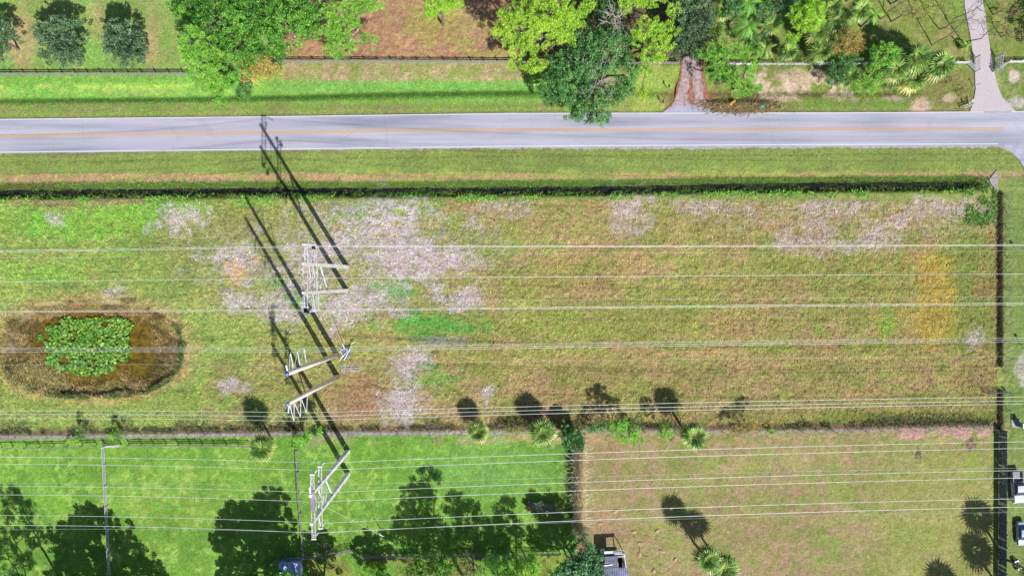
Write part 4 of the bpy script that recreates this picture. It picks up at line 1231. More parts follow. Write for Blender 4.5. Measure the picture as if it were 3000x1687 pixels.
# centre cluster
tree('pine_tree', 'large lime yellow pine right of the reddish lawn, biggest crown at top centre', [(1600, 40, 15, 100, 48, 2.4), (1690, 55, 13, 44, 42, 2.0), (1560, 80, 13, 70, 50, 2.3), (1500, 40, 12, 44, 34, 1.9), (1480, 100, 10, 42, 30, 1.7), (1620, 95, 12, 60, 40, 2), (1535, 140, 10, 58, 36, 1.9), (1560, 192, 8, 46, 24, 1.5), (1650, 120, 10, 36, 26, 1.5), (1510, 185, 7, 22, 22, 1.2), (1720, 20, 13, 20, 34, 1.5)], 'lf_pine', 'needle', .21, 56, .85, .42, seed=11, base=W(1560, 178), trunk_r=.4, odd=.16, extra_twigs=3)
tree('oak_tree', 'large deep green oak reaching over the road edge in the top centre', [(1700, 190, 9, 100, 60, 3.0), (1660, 250, 7, 80, 50, 2.8), (1730, 290, 6, 90, 52, 2.8), (1750, 345, 4.5, 46, 24, 1.6), (1690, 335, 4.5, 36, 20, 1.4), (1830, 220, 7, 50, 70, 2.6), (1770, 130, 9, 80, 50, 2.6), (1610, 285, 4.5, 34, 28, 1.6), (1690, 120, 9, 50, 40, 2.2), (1810, 280, 5, 40, 36, 2)], 'lf_oak', 'leaf', .2, 38, .75, .36, seed=12, base=W(1735, 250), trunk_r=.45)
tree('pine_tree', 'slender lime pine right of the big oak, above the roadside grass', [(1895, 85, 12, 40, 38, 1.7), (1950, 90, 11, 36, 34, 1.5), (1935, 130, 10, 40, 30, 1.5), (1900, 165, 8, 38, 24, 1.3), (1930, 172, 7, 26, 14, 1), (1975, 30, 13, 26, 22, 1.1), (1890, 205, 5, 26, 18, 1), (1885, 275, 3, 10, 20, .8), (1870, 110, 9, 24, 30, 1.2)], 'lf_pine', 'needle', .2, 56, .65, .45, seed=13, base=W(1905, 178), trunk_r=.25, odd=.14)
tree('pine_tree', 'lime pine at the very top edge above the bare-branched snag', [(1860, 10, 12, 50, 24, 1.4), (1920, 4, 13, 40, 20, 1.3), (1830, 30, 11, 22, 18, 1)], 'lf_pine', 'needle', .2, 56, .65, .45, seed=14, base=W(1850, 60), trunk_r=.25, odd=.14)
bare_tree('dead_snag', 'pale leafless snag rising at the top edge of the oak', W(1788, 105), W(1806, 45, 13), 3.6, 1, n1=11, mat='dead_wood')
bare_tree('dead_snag', 'pale leafless branches in the middle of the oak crown', W(1785, 190), W(1784, 170, 10.5), 3.4, 2, n1=10, mat='dead_wood')
bare_tree('dead_snag', 'pale fallen leafless limbs over the lower oak crown', W(1768, 262), W(1752, 235, 9.2), 4.2, 3, n1=11, mat='dead_wood')
tree('broadleaf_tree', 'dark grey-green feathery tree at the head of the brown driveway', [(2040, 40, 8, 56, 52, 2.6), (2020, 110, 6.5, 46, 46, 2.4), (2048, 160, 4.5, 34, 26, 1.6), (1985, 150, 4, 30, 24, 1.4), (2055, 90, 6.5, 40, 40, 2), (2000, 10, 8, 30, 30, 2)], 'lf_grey', 'droop', .22, 34, .7, .22, seed=15, base=W(2040, 150), trunk_r=.3)
tree('broadleaf_tree', 'shadowy dark green tree filling the gap behind the oak and the snag', [(1790, 40, 5, 60, 50, 2.2), (1990, 70, 5, 20, 60, 2), (1750, 80, 5, 40, 40, 2)], 'lf_oak', 'leaf', .2, 30, .8, .3, seed=16, trunk_r=.25)
palm('sabal_palm', 'grey-green sabal palm between the white pole and the lime pine', 2092, 84, 5, 36, 'fan', 2)
palm('sabal_palm', 'half hidden palm under the slender lime pine by the oak', 1868, 122, 4.5, 26, 'fan', 22)
tree('pine_tree', 'broad lime pine standing over the brush pile beside the brown driveway', [(2080, 158, 8, 44, 26, 1.4), (2130, 150, 9, 60, 32, 1.7), (2200, 165, 8, 36, 40, 1.6), (2100, 205, 6, 44, 28, 1.4), (2170, 220, 6, 60, 34, 1.6), (2160, 262, 4.5, 44, 26, 1.3), (2200, 255, 4.5, 34, 30, 1.3), (2090, 235, 4.5, 26, 18, 1)], 'lf_pine_green', 'needle', .19, 56, .65, .42, seed=17, base=W(2150, 262), trunk_r=.24, odd=.1)
palm('queen_palm', 'bright feathery palm on the sunny lawn at the top, left of three', 2190, 76, 6, 46, 'feather', 3, 'lf_palm_bright', nf=21)
palm('queen_palm', 'bright feathery palm at the top edge above the shaded lawn', 2192, 8, 9, 38, 'feather', 4, 'lf_palm_bright', nf=20)
palm('queen_palm', 'small dark feathery palm beside the lime pine and white fence', 2242, 142, 3.5, 34, 'feather', 5, 'lf_palm', nf=20)
tree('broadleaf_tree', 'dark blue-green tree at the top edge left of the lime pine', [(2295, 22, 6, 40, 34, 2)], 'lf_blue', 'leaf', .2, 40, .7, .2, seed=18)
tree('pine_tree', 'glowing lime pine at the top right of the feathery palms', [(2385, 28, 10, 40, 34, 1.7), (2352, 70, 8.5, 40, 30, 1.5), (2320, 112, 6.5, 24, 18, 1.1), (2395, 60, 9, 24, 24, 1.2), (2335, 35, 9, 26, 26, 1.3)], 'lf_pine', 'needle', .24, 36, .65, .15, seed=19, base=W(2345, 110), trunk_r=.22)
palm('sabal_palm', 'dark sabal palm right of the glowing lime pine', 2455, 58, 6, 46, 'fan', 6)
palm('sabal_palm', 'sabal palm below the glowing lime pine, above the shaded hollow', 2398, 92, 5, 44, 'fan', 7)
palm('sabal_palm', 'sabal palm partly hidden at the top edge right of the lime pine', 2440, 18, 6.5, 36, 'fan', 8)
tree('pine_tree', 'rusty orange pine above the white fence', [(2490, 108, 7.5, 40, 30, 1.5), (2470, 138, 6.5, 38, 24, 1.3), (2510, 140, 6.5, 32, 24, 1.3)], 'lf_tan', 'needle', .22, 34, .6, .22, seed=20, trunk_r=.16)
tree('pine_tree', 'tall narrow lime pine crossing the white fence', [(2592, 160, 8.5, 46, 38, 1.8), (2570, 200, 5, 34, 28, 1.3), (2560, 240, 3.6, 44, 24, 1.2), (2530, 262, 3, 46, 18, 1), (2605, 190, 5, 24, 20, 1)], 'lf_pine_green', 'needle', .22, 38, .6, .15, seed=21, base=W(2545, 255), trunk_r=.2)
tree('shrub', 'dark scrubby shrub left of the tall narrow lime pine', [(2458, 205, 4, 44, 40, 2), (2485, 170, 4.5, 36, 24, 1.6), (2440, 235, 2.5, 24, 22, 1.2)], 'lf_oak', 'droop', .18, 50, .55, .2, seed=22, trunk_r=.1, cat='shrub')
palm('sabal_palm', 'large sabal palm right of the tall narrow lime pine', 2684, 168, 7, 52, 'fan', 9)
palm('sabal_palm', 'low sabal palm in the clump, nearest to the road', 2674, 228, 4.5, 48, 'fan', 10, skirt=.8)
palm('sabal_palm', 'sabal palm wedged between lime pine and large sabal', 2624, 203, 6, 42, 'fan', 11)
palm('sabal_palm', 'dark sabal palm standing alone near the pink driveway', 2754, 190, 6.8, 48, 'fan', 12)
palm('banana_plant', 'small bright broad-leaved plant in the shaded hollow', 2617, 112, 2.0, 20, 'feather', 13, 'lf_palm_bright', nf=7)
palm('banana_plant', 'small yellow-green broad-leaved plant left of the pink driveway', 2832, 132, 1.8, 22, 'feather', 14, 'lf_palm_bright', nf=6)
palm('queen_palm', 'thin lime feathery palm above the rusty pine', 2560, 42, 7, 30, 'feather', 15, 'lf_palm_bright', nf=12, base=W(2524, 80))
k = 0
for (lb, b, t, sp) in [('leafless slender tree leaning over the lawn, base left of the others', (2580, 56), (2655, 0, 10), 2.6),
                       ('leafless slender tree in the middle of the right lawn', (2730, 134), (2860, 40, 12), 4.0),
                       ('leafless slender tree whose twigs cross the pink driveway', (2822, 127), (2950, 66, 11), 4.2),
                       ('leafless slender tree near the lawn edge above the driveway twigs', (2752, 86), (2880, 10, 12), 3.6)]:
    bt = bare_tree('bare_tree', lb, W(*b), W(*t), sp, 20 + k, n1=7, mat='bark', r0=.12, twig=.018, n2=3, n3=1); k += 1
for i, (x, y, z, rx, ry, lb) in enumerate([(2968, 92, 3, 36, 32, 'rusty leaved tree right of the pink driveway, above the driveway gate'), (2952, 22, 3.5, 36, 24, 'thin rusty leaved tree at the top right corner'), (2680, 20, 7, 50, 20, 'thin rusty leaved tree at the top edge left of the pink driveway')]):
    tree('broadleaf_tree', lb, [(x, y, z, rx, ry, 1.4), (x + 22, y + 20, z - 1, rx * .6, ry * .7, 1.1)], 'lf_tan', 'leaf', .14, 9, .55, .5, seed=30 + i, trunk_r=.15, odd=.4)
tree('broadleaf_tree', 'sparse dull green bush left of the pink driveway', [(2790, 235, 1.6, 36, 30, .9), (2830, 275, 1, 20, 22, .6)], 'lf_tan', 'leaf', .12, 26, .45, .45, seed=34, trunk_r=.06, cat='shrub', odd=.5)
for i, (x, y, z) in enumerate([(2700, -50, 9), (2560, -60, 9), (2240, -70, 9)]):
    tree('broadleaf_tree', ['tree above the photo over the right lawn', 'tree above the photo over the rusty pine', 'tree above the photo over the feathery palms'][i], [(x, y, z, 55, 48, 2.6)], 'lf_oak', 'leaf', .2, 26, .8, .3, seed=36 + i, trunk_r=.2)
tree('shrub', 'loose yellowish bush in front of the white fence, near the dark shrub', [(2330, 190, 2, 50, 44, 1.0), (2290, 170, 2, 30, 20, .9)], 'lf_tan', 'leaf', .12, 18, .5, .5, seed=42, trunk_r=.06, cat='shrub', odd=.6)

palm('sabal_palm', 'dark sabal palm half hidden between the orange pine and the glowing lime pine', 2405, 150, 4.5, 38, 'fan', 84)
palm('sabal_palm', 'low dark sabal palm behind the white fence, left of the orange pine', 2310, 150, 3.5, 32, 'fan', 85)
palm('sabal_palm', 'dark sabal palm above the pair of banana-like plants at the top', 2520, 30, 8, 38, 'fan', 86)
tree('broadleaf_tree', 'dark leafy tree above the queen palms at the top edge', [(2150, 20, 8, 36, 34, 2), (2235, 30, 7, 30, 34, 1.8)], 'lf_oak', 'leaf', .18, 34, .7, .25, seed=46, trunk_r=.18)
tree('shrub', 'dark green undergrowth under the queen palms, left part of the lawn', [(2215, 118, 2.5, 40, 22, 1.2), (2150, 100, 2, 24, 20, 1.0)], 'lf_oak', 'leaf', .15, 34, .55, .3, seed=47, trunk_r=.06, cat='shrub')
palm('sabal_palm', 'dark sabal palm in front of the white fence, between dark shrub and lime pine', 2492, 222, 3.5, 36, 'fan', 81)
palm('sabal_palm', 'sabal palm standing right of the shaded queen palm at the top', 2262, 70, 6, 34, 'fan', 82)
palm('sabal_palm', 'sabal palm right of the white pole, lower of the two', 2118, 30, 7, 36, 'fan', 83)
tree('shrub', 'dark undergrowth between the lime pine and the big sabal clump', [(2620, 250, 1.6, 34, 20, 1.0), (2560, 215, 1.6, 30, 20, 1.0)], 'lf_oak', 'leaf', .14, 34, .5, .25, seed=43, trunk_r=.05, cat='shrub')
tree('shrub', 'loose yellow-green growth on the white fence right of the broad lime pine', [(2262, 190, 2.2, 26, 30, 1.0), (2380, 178, 1.5, 34, 16, .8)], 'lf_tan', 'leaf', .12, 22, .5, .4, seed=45, trunk_r=.05, cat='shrub', odd=.7)
M_SHADE_RIGHT = True
# middle fence line: palms and shrubs
palm('sabal_palm', 'round sabal palm with golden skirt, first right of the guy wire on the middle fence', 1400, 1264, 4.0, 37, 'fan', 31, nf=46, skirt=1.0)
palm('sabal_palm', 'wide sabal palm with pale skirt, second of the palms on the middle fence', 1588, 1264, 4.4, 46, 'fan', 32, nf=46, skirt=.9)
palm('sabal_palm', 'ragged sabal palm at the right of the fence line palms', 2030, 1276, 6.2, 46, 'fan', 33, nf=36, skirt=.4)
palm('sabal_palm', 'pale sabal palm at the left end of the gravel strip, above the green paddock', 768, 1312, 6.4, 44, 'fan', 34, nf=42, skirt=1.2)
tree('shrub', 'bushy green shrub where the tan hedge meets the fence line', [(1678, 1284, 3.4, 38, 36, 1.8), (1655, 1266, 3.0, 30, 24, 1.4)], 'lf_oak', 'droop', .18, 79, .55, 0.10, seed=51, trunk_r=.1, cat='shrub')
tree('shrub', 'spreading light green shrub with a tall dark shadow on the fence line', [(1840, 1266, 4.8, 40, 32, 1.6), (1805, 1250, 5.6, 32, 24, 1.5), (1868, 1285, 3.4, 24, 20, 1.1), (1822, 1238, 5.8, 22, 16, 1.2)], 'lf_pine_green', 'leaf', .15, 54, .5, 0.20, seed=52, trunk_r=.1, cat='shrub')
tree('shrub', 'compact bright green bush right before the ragged sabal palm', [(1949, 1264, 4.2, 20, 24, 1.6)], 'lf_pine_green', 'leaf', .15, 79, .45, 0.07, seed=53, trunk_r=.09, cat='shrub')
tree('shrub', 'small lime bush right of the brown brush on the fence line', [(2256, 1264, .9, 14, 10, .6)], 'lf_pine', 'leaf', .14, 90, .35, 0.07, seed=54, trunk_r=.05, cat='shrub')
tree('shrub', 'thin dark brush in front of the lime bush on the fence line', [(2185, 1252, 2.4, 36, 20, 1.1), (2228, 1240, 3.6, 24, 18, 1.1), (2150, 1256, 2.2, 22, 14, .9)], 'lf_tan', 'droop', .14, 43, .45, 0.23, seed=55, trunk_r=.05, cat='shrub')
tree('broadleaf_tree', 'green bushy tree on the fence line left of the twin pylon shadows', [(880, 1285, 3.6, 34, 24, 1.5), (925, 1262, 4.4, 26, 18, 1.3), (862, 1300, 2.4, 22, 14, .9)], 'lf_pine_green', 'leaf', .16, 54, .55, 0.15, seed=56, trunk_r=.12)
tree('shrub', 'thin dark shrub at the lower left fence, left of the paddock gate', [(238, 1266, 2.2, 16, 18, 1.2)], 'lf_green', 'droop', .15, 61, .45, 0.17, seed=57, trunk_r=.06, cat='shrub')
tree('shrub', 'thin green shrub at the lower left fence above the paddock gate', [(345, 1268, 2.2, 24, 16, 1.0)], 'lf_green', 'droop', .15, 61, .45, 0.17, seed=58, trunk_r=.06, cat='shrub')
tree('shrub', 'yellowish trailing bush hiding the broken board fence', [(215, 1292, .8, 30, 10, .5), (330, 1278, .9, 22, 9, .5)], 'lf_pine', 'leaf', .13, 40, .4, .25, seed=59, trunk_r=.04, cat='shrub')
tree('shrub', 'low brown-green bush between the second sabal and the tan strip shrub', [(1505, 1258, 1.6, 34, 12, .8)], 'lf_tan', 'leaf', .14, 44, .45, .2, seed=60, trunk_r=.05, cat='shrub', odd=.5)
tree('shrub', 'dark tangled bush left of the spreading light green shrub', [(1765, 1250, 2.8, 40, 16, 1.3), (1730, 1256, 2, 26, 12, 1)], 'lf_oak', 'leaf', .14, 44, .45, .25, seed=61, trunk_r=.05, cat='shrub', odd=.2)
# south: palms and trees at and beyond the lower edge
palm('sabal_palm', 'dark sabal palm at the bottom edge, left of the pair below its round shadow', 2072, 1636, 7.5, 44, 'fan', 61, nf=44)
palm('sabal_palm', 'dark sabal palm at the bottom edge, right of the pair below its round shadow', 2122, 1664, 6.6, 46, 'fan', 62, nf=44)
for i, (x, y, z, lb) in enumerate([(3052, 1690, 9, 'tall palm beyond the lower right corner, upper one'), (3046, 1800, 9, 'tall palm beyond the lower right corner, lower one'), (2940, 1890, 9, 'tall palm below the lower right edge')]):
    palm('sabal_palm', lb, x, y, z, 58, 'fan', 63 + i, nf=34)
tree('broadleaf_tree', 'blue-green bushy tree beside the open metal roof at the bottom', [(1700, 1610, 6, 46, 46, 2.2), (1680, 1670, 5, 60, 44, 2.2), (1735, 1650, 4.4, 38, 40, 1.8), (1640, 1690, 4.4, 40, 26, 1.6)], 'lf_blue', 'droop', .19, 40, .65, .22, seed=71, trunk_r=.25)
tree('broadleaf_tree', 'lime green leafy tree at the bottom, left of the blue-green tree', [(1545, 1655, 4, 38, 34, 1.6), (1500, 1670, 3.6, 30, 26, 1.4)], 'lf_pine', 'leaf', .17, 40, .6, .22, seed=72, trunk_r=.15)
tree('broadleaf_tree', 'mid green leafy tree at the bottom, right of the grey leafless bush', [(1465, 1662, 3.6, 30, 30, 1.4), (1490, 1690, 3, 30, 24, 1.2)], 'lf_pine_green', 'leaf', .17, 40, .6, .25, seed=73, trunk_r=.15)
tree('shrub', 'pale yellow-green bush at the bottom edge between shed and grey bush', [(1110, 1662, 1.6, 32, 24, .9), (1080, 1680, 1.3, 26, 18, .8)], 'lf_pine', 'leaf', .14, 34, .5, .35, seed=74, trunk_r=.06, cat='shrub')
tree('shrub', 'shaded green bush under the bottom fence', [(1220, 1670, 2, 50, 22, 1.0), (1300, 1665, 2, 34, 22, 1.0)], 'lf_green', 'leaf', .14, 34, .5, .4, seed=75, trunk_r=.06, cat='shrub')
bare_tree('bare_bush', 'grey twiggy leafless bush at the bottom edge', W(1385, 1640), W(1388, 1650, 4.0), 2.6, 41, n1=16, mat='bark', r0=.09, twig=.028, zmin=.15, n2=7, n3=4)
bare_tree('bare_bush', 'small leafless bush with forked twigs near the blue metal shed', W(962, 1606), W(948, 1622, 3.2), 2.0, 42, n1=12, mat='bark', r0=.08, twig=.03, zmin=.25, n2=4, n3=2)
bare_tree('bare_bush', 'pale twiggy brush behind the red trailer', W(1625, 1500), W(1628, 1500, 2.6), 1.7, 43, n1=12, mat='bark', r0=.06, twig=.025, zmin=.1)
tree('broadleaf_tree', 'leafy green tree rising over the bottom fence left of the grey twiggy bush', [(1290, 1650, 5.5, 52, 34, 1.9), (1235, 1660, 4.5, 46, 30, 1.6)], 'lf_green', 'leaf', .17, 34, .65, .3, seed=76, trunk_r=.14)
tree('broadleaf_tree', 'lime leafy tree right against the bottom fence, right of the grey bush', [(1450, 1645, 5.5, 40, 32, 1.7), (1505, 1650, 5.5, 40, 34, 1.8), (1560, 1645, 5, 34, 32, 1.6)], 'lf_pine_green', 'leaf', .17, 36, .65, .25, seed=77, trunk_r=.14)
tree('shrub', 'dull brown-grey bush behind the grey twiggy bush', [(1345, 1672, 3, 34, 20, 1.2)], 'lf_tan', 'leaf', .14, 24, .5, .4, seed=78, trunk_r=.06, cat='shrub', odd=.3)
tree('pine_tree', 'dark green pine boughs in the far lower left corner', [(10, 1678, 6, 40, 18, 1.2), (50, 1690, 6, 30, 14, 1)], 'lf_oak', 'needle', .2, 50, .65, .25, seed=79, trunk_r=.15)
# shade trees standing just below the picture, whose shadows fall into it
def shade_tree(label, sx, sy, zc, rx, ry, rz, mat='lf_green', style='leaf', seed=0, more=(), per=20, leaf=.3, gap=.2, clump=1.0):
    """sx, sy: ground pixel where the crown's shadow is centred; sizes in metres"""
    def at(ax, ay, z): 
        w = W(ax, ay); return Vector((w.x + .509 * z, w.y - .861 * z, z))
    L = [(sx, sy, zc, rx, ry, rz)] + list(more)
    lob = []
    for (ax, ay, z, a, b_, c) in L:
        p = at(ax, ay, z); f = S / (1 - z / H)
        lob.append((NX + p.x * f, NY - p.y * f, z, a * f, b_ * f, c))
    p0 = at(sx, sy, zc)
    tree('tree' if style == 'leaf' else 'pine_tree', label, lob, mat, style, leaf * 1.05, per * 1.15, clump * .85, gap * .8, seed=seed, base=(p0.x, p0.y, 0), trunk_r=.3)
shade_tree('tall tree past the upper right edge, shading the rusty leaved tree', 2990, 50, 8, 2.8, 2.6, 1.8, 'lf_oak', 'leaf', 91, [(3010, 110, 7, 2.4, 2.4, 1.5)], 22, .26, .3)
shade_tree('tall pine beyond the lower left corner, upper crown', 60, 1500, 14, 3.2, 3.4, 1.6, 'lf_pine', 'needle', 81, [(100, 1570, 12, 3.0, 2.4, 1.4), (30, 1450, 15, 2.4, 1.8, 1.1)], 22, .3, .4)
shade_tree('tall pine beyond the lower left corner, lower crown', 20, 1620, 13, 3.6, 2.6, 1.6, 'lf_pine', 'needle', 82, [(70, 1640, 11, 2.4, 1.6, 1.2)], 22, .3, .45)
shade_tree('broad tree below the photo, shading the paddock divider', 300, 1620, 9, 9.0, 6.5, 3.0, 'lf_green', 'leaf', 83, [(270, 1530, 11, 4.2, 3.4, 2.0), (220, 1580, 8, 5.4, 4, 2.2), (400, 1680, 7, 6, 3.4, 2.2), (250, 1680, 8, 7.5, 4, 2)], 26, .32, .1)
shade_tree('broad tree below the photo, shading the paddock left of the pylon', 745, 1610, 9, 6.4, 6.4, 3.0, 'lf_green', 'leaf', 84, [(800, 1478, 12, 3.2, 2.8, 1.6), (755, 1500, 11, 3.2, 2.6, 1.6), (690, 1530, 10, 3.6, 3.4, 2.0), (655, 1585, 8, 2.4, 3, 1.6), (800, 1570, 10, 5, 6, 2.2), (690, 1680, 8, 4.2, 4, 2)], 30, .32, .05)
shade_tree('round tree below the photo, shading the small shed', 920, 1640, 7, 4.2, 5.6, 2.4, 'lf_green', 'leaf', 85, [(870, 1690, 6, 4, 4, 2), (950, 1590, 7, 2.4, 2.4, 1.4)], 26, .28, .15)
shade_tree('small round tree at the bottom, casting the dark round shade', 1075, 1605, 6, 2.9, 3.0, 1.8, 'lf_green', 'leaf', 86, [(1110, 1635, 5, 2.6, 2.0, 1.3)], 36, .26, .02, .8)
shade_tree('tall feathery tree below the photo, left of the row', 1230, 1470, 16, 3.6, 3.6, 2.0, 'lf_grey', 'droop', 87, [(1210, 1530, 14, 4.4, 3.2, 2), (1255, 1410, 18, 3.0, 2.6, 1.5), (1180, 1590, 11, 4.4, 3, 2), (1270, 1580, 12, 4, 4, 2)], 18, .3, .3)
shade_tree('tall feathery tree below the photo, middle of the row', 1370, 1520, 15, 3.2, 4.0, 2.0, 'lf_grey', 'droop', 88, [(1350, 1590, 12, 4.4, 3.4, 2), (1330, 1470, 17, 2.6, 2.4, 1.4)], 18, .3, .35)
shade_tree('tall feathery tree below the photo, right of the row', 1470, 1550, 14, 3.2, 3.6, 2.0, 'lf_grey', 'droop', 89, [(1440, 1610, 11, 4.6, 3, 2), (1490, 1490, 16, 1.8, 2.2, 1.3)], 18, .3, .35)
shade_tree('leafy tree at the bottom shading the red trailer', 1600, 1500, 9, 3.6, 3.2, 1.8, 'lf_blue', 'leaf', 90, [(1570, 1470, 10, 2.2, 1.8, 1.2), (1640, 1540, 8, 3.8, 3.2, 1.8), (1590, 1570, 7, 3.8, 2.4, 1.4)], 26, .26, .25)

# ------------------------------------------------------------------ ground cover that nobody could count
def colour_leaf_mat(name, gain=1.0):
    m, nt, out = new_mat(name)
    at = N(nt, "ShaderNodeAttribute", attribute_name="tint")
    hs = N(nt, "ShaderNodeHueSaturation"); hs.inputs["Saturation"].default_value = .92; hs.inputs["Value"].default_value = gain
    nt.links.new(at.outputs["Color"], hs.inputs["Color"])
    b = N(nt, "ShaderNodeBsdfPrincipled"); b.inputs["Roughness"].default_value = .8; b.inputs["Specular IOR Level"].default_value = .1
    t = N(nt, "ShaderNodeBsdfTranslucent")
    nt.links.new(hs.outputs[0], b.inputs["Base Color"]); nt.links.new(hs.outputs[0], t.inputs[0])
    ms = N(nt, "ShaderNodeMixShader"); ms.inputs[0].default_value = .3
    nt.links.new(b.outputs[0], ms.inputs[1]); nt.links.new(t.outputs[0], ms.inputs[2]); nt.links.new(ms.outputs[0], out.inputs[0])
    return m
M['cover'] = colour_leaf_mat('grass_blades', 2.3)

def scatter_blades(name, label, px, py, length, width, up, mat='cover', colours=None, bend=(-.3, .5), spread=.6, gain=1.0, cat=None, cvar=.22, hue=None, z0=-.03):
    n = len(px)
    z = terrain(px, py) + z0
    X = (px - NX) / S; Y = (NY - py) / S
    C = np.stack([X, Y, z], 1)
    D = unit(np.stack([bend[0] + spread * rng.normal(size=n), bend[1] + spread * rng.normal(size=n), up * np.abs(1 + .4 * rng.normal(size=n))], 1))
    Nn = unit(rng.normal(size=(n, 3)) * .5 + np.array([0, 0, 1.0]))
    la = length * rng.uniform(.5, 1.4, n) / 2
    v, q = cards(C, D, Nn, la, width * rng.uniform(.6, 1.4, n), 'blade')
    if colours is None:
        c = ground_colour(px, py) * KEXP / 1.9
    else:
        cc = np.array([[lin(a) / 1.6 for a in k_] for k_ in colours])
        c = cc[rng.integers(0, len(cc), n)]
    c = c * np.clip(1 + cvar * rng.normal(size=(n, 1)), .3, 1.9) * gain
    t = np.repeat(np.concatenate([c, np.ones((n, 1))], 1), 4, axis=0)
    o = np_mesh(name, v, q, M[mat], t)
    return tag(o, label, cat or 'grass', None, 'stuff')

def in_rect(n, x0, y0, x1, y1):
    return rng.uniform(x0, x1, n), rng.uniform(y0, y1, n)

# field grass
px, py = in_rect(230000, -40, 588, 2925, 1262)
u_ = (px - POND[0]) / POND[2]; v_ = (py - POND[1]) / POND[3]
ok = ((u_ ** 2 + v_ ** 2) > .45)
px, py = px[ok], py[ok]
scatter_blades('field_grass', 'rough tufted grass of the long dry field', px, py, .34, .05, .7)
px, py = in_rect(90000, -40, 1288, 2910, 1760)
scatter_blades('paddock_grass', 'shorter grass of the green and tan paddocks at the bottom', px, py, .2, .035, .8)
a1, b1 = in_rect(50000, -40, 440, 2900, 540); a2, b2 = in_rect(50000, -40, 222, 2900, 340); a3, b3 = in_rect(60000, -40, -60, 2980, 215)
px = np.concatenate([a1, a2, a3]); py = np.concatenate([b1, b2, b3])
keep = ~((py > interp(px, ROAD_N) - 3) & (py < interp(px, ROAD_S) + 12))
keep &= ~((px > 1936) & (px < 2098) & (py > 160) & (py < 340)) & ~((px > 2820) & (px < 2985) & (py < 335))
px, py = px[keep], py[keep]
scatter_blades('verge_grass', 'mown grass of the verges and lawns beside the road', px, py, .18, .035, .8)

# ditch weeds
n = 60000
px = rng.uniform(-40, 2900, n); off = rng.normal(size=n) * np.where(px < 1000, 11, 8)
off = np.where(np.abs(off) < 5, off * 2.4, off)
py = interp(px, DITCH) + off
sel = fbm(px, py, 14, 301, 3) > .40
sel &= ~((np.abs(off) < 9) & (fbm(px * .3, py, 12, 303, 3) < .52))
px, py = px[sel], py[sel]
scatter_blades('ditch_weeds', 'dark rank weeds lining the water of the roadside ditch', px, py, .42, .06, .8,
               colours=[(56, 92, 34), (72, 112, 40), (96, 130, 48), (66, 80, 38), (112, 100, 60), (84, 136, 46)], spread=.7, cat='weeds', z0=0.0)
n = 16000
px = rng.uniform(-40, 2900, n); py = interp(px, DITCH) + 27 + rng.normal(size=n) * 6
sel = fbm(px, py, 40, 305, 3) > np.where(px < 1100, .52, .60)
scatter_blades('bank_weeds', 'bright creeping weeds on the field side of the ditch', px[sel], py[sel], .45, .09, .6,
               colours=[(96, 150, 48), (112, 168, 56), (80, 122, 44), (136, 148, 70)], spread=.8, cat='weeds')
# pond rim of dead grass and reeds
n = 30000
th = rng.uniform(0, 2 * math.pi, n); rr_ = rng.uniform(.58, 1.06, n) + .12 * (fbm(np.cos(th) * 3, np.sin(th) * 3, 1.0, 77) - .5)
px = POND[0] + np.sign(np.cos(th)) * np.abs(np.cos(th)) ** .8 * POND[2] * rr_
py = POND[1] + np.sign(np.sin(th)) * np.abs(np.sin(th)) ** .8 * POND[3] * rr_
sel = fbm(px, py, 34, 311, 4) > .47
sA = sel & (fbm(px, py, 50, 313, 3) > .5)
sB = sel & ~sA
scatter_blades('pond_reeds', 'matted brown and straw reeds ringing the pond', px[sA], py[sA], .7, .045, .5,
               colours=[(156, 128, 82), (128, 104, 62), (184, 158, 106), (124, 120, 58), (148, 134, 106)], spread=.5, bend=(.25, .55), cat='reeds')
scatter_blades('pond_reeds', 'darker olive and brown reeds between the straw ones round the pond', px[sB], py[sB], .6, .045, .5,
               colours=[(106, 82, 48), (90, 86, 36), (124, 98, 58), (78, 96, 38), (96, 84, 62)], spread=.5, bend=(.2, .5), cat='reeds')
n = 7000
th = rng.uniform(-.15, .78, n) * math.pi; th = -th
px = POND[0] + np.sign(np.cos(th)) * np.abs(np.cos(th)) ** .8 * POND[2] * 1.0 + rng.normal(size=n) * 4
py = POND[1] - np.sign(np.sin(th)) * np.abs(np.sin(th)) ** .8 * POND[3] * 1.0 + rng.normal(size=n) * 4
sel = fbm(px, py, 20, 317, 3) > .44
scatter_blades('bank_bushes', 'dark green scrub along the lower edge of the pond', px[sel], py[sel], .55, .06, .9,
               colours=[(70, 104, 44), (52, 80, 40), (96, 130, 60), (120, 110, 80)], spread=.6, cat='weeds')
n = 6000
px = 105 + rng.normal(size=n) * 42; py = 1105 + rng.normal(size=n) * 20
scatter_blades('straw_grass', 'pale straw-coloured grass on the lower left bank of the pond', px, py, .9, .05, .5,
               colours=[(160, 150, 98), (146, 130, 88), (176, 164, 112), (128, 132, 72)], spread=.35, bend=(.4, .6), cat='grass')
# bleached cut stalks
gp = GREY_PATCHES + PINK_PATCHES
PXs, PYs, G = [], [], []
for i, (x, y, a, b) in enumerate(gp):
    k_ = int(a * b * (.6 if i < len(GREY_PATCHES) else .32))
    PXs.append(x + rng.normal(size=k_) * a * .55); PYs.append(y + rng.normal(size=k_) * b * .55)
px = np.concatenate(PXs); py = np.concatenate(PYs)
sel = (fbm(px, py, 22, 321, 4) > .49) & (py > 592) & (py < 1258) & (px < 2915)
scatter_blades('cut_stalks', 'bleached grey and pink cut stalks lying in drifts on the field', px[sel], py[sel], .7, .028, .10,
               colours=[(186, 176, 182), (200, 190, 194), (170, 158, 160), (148, 134, 120), (188, 166, 156)], bend=(.5, .25), spread=.8, cat='dead stalks', z0=.05)
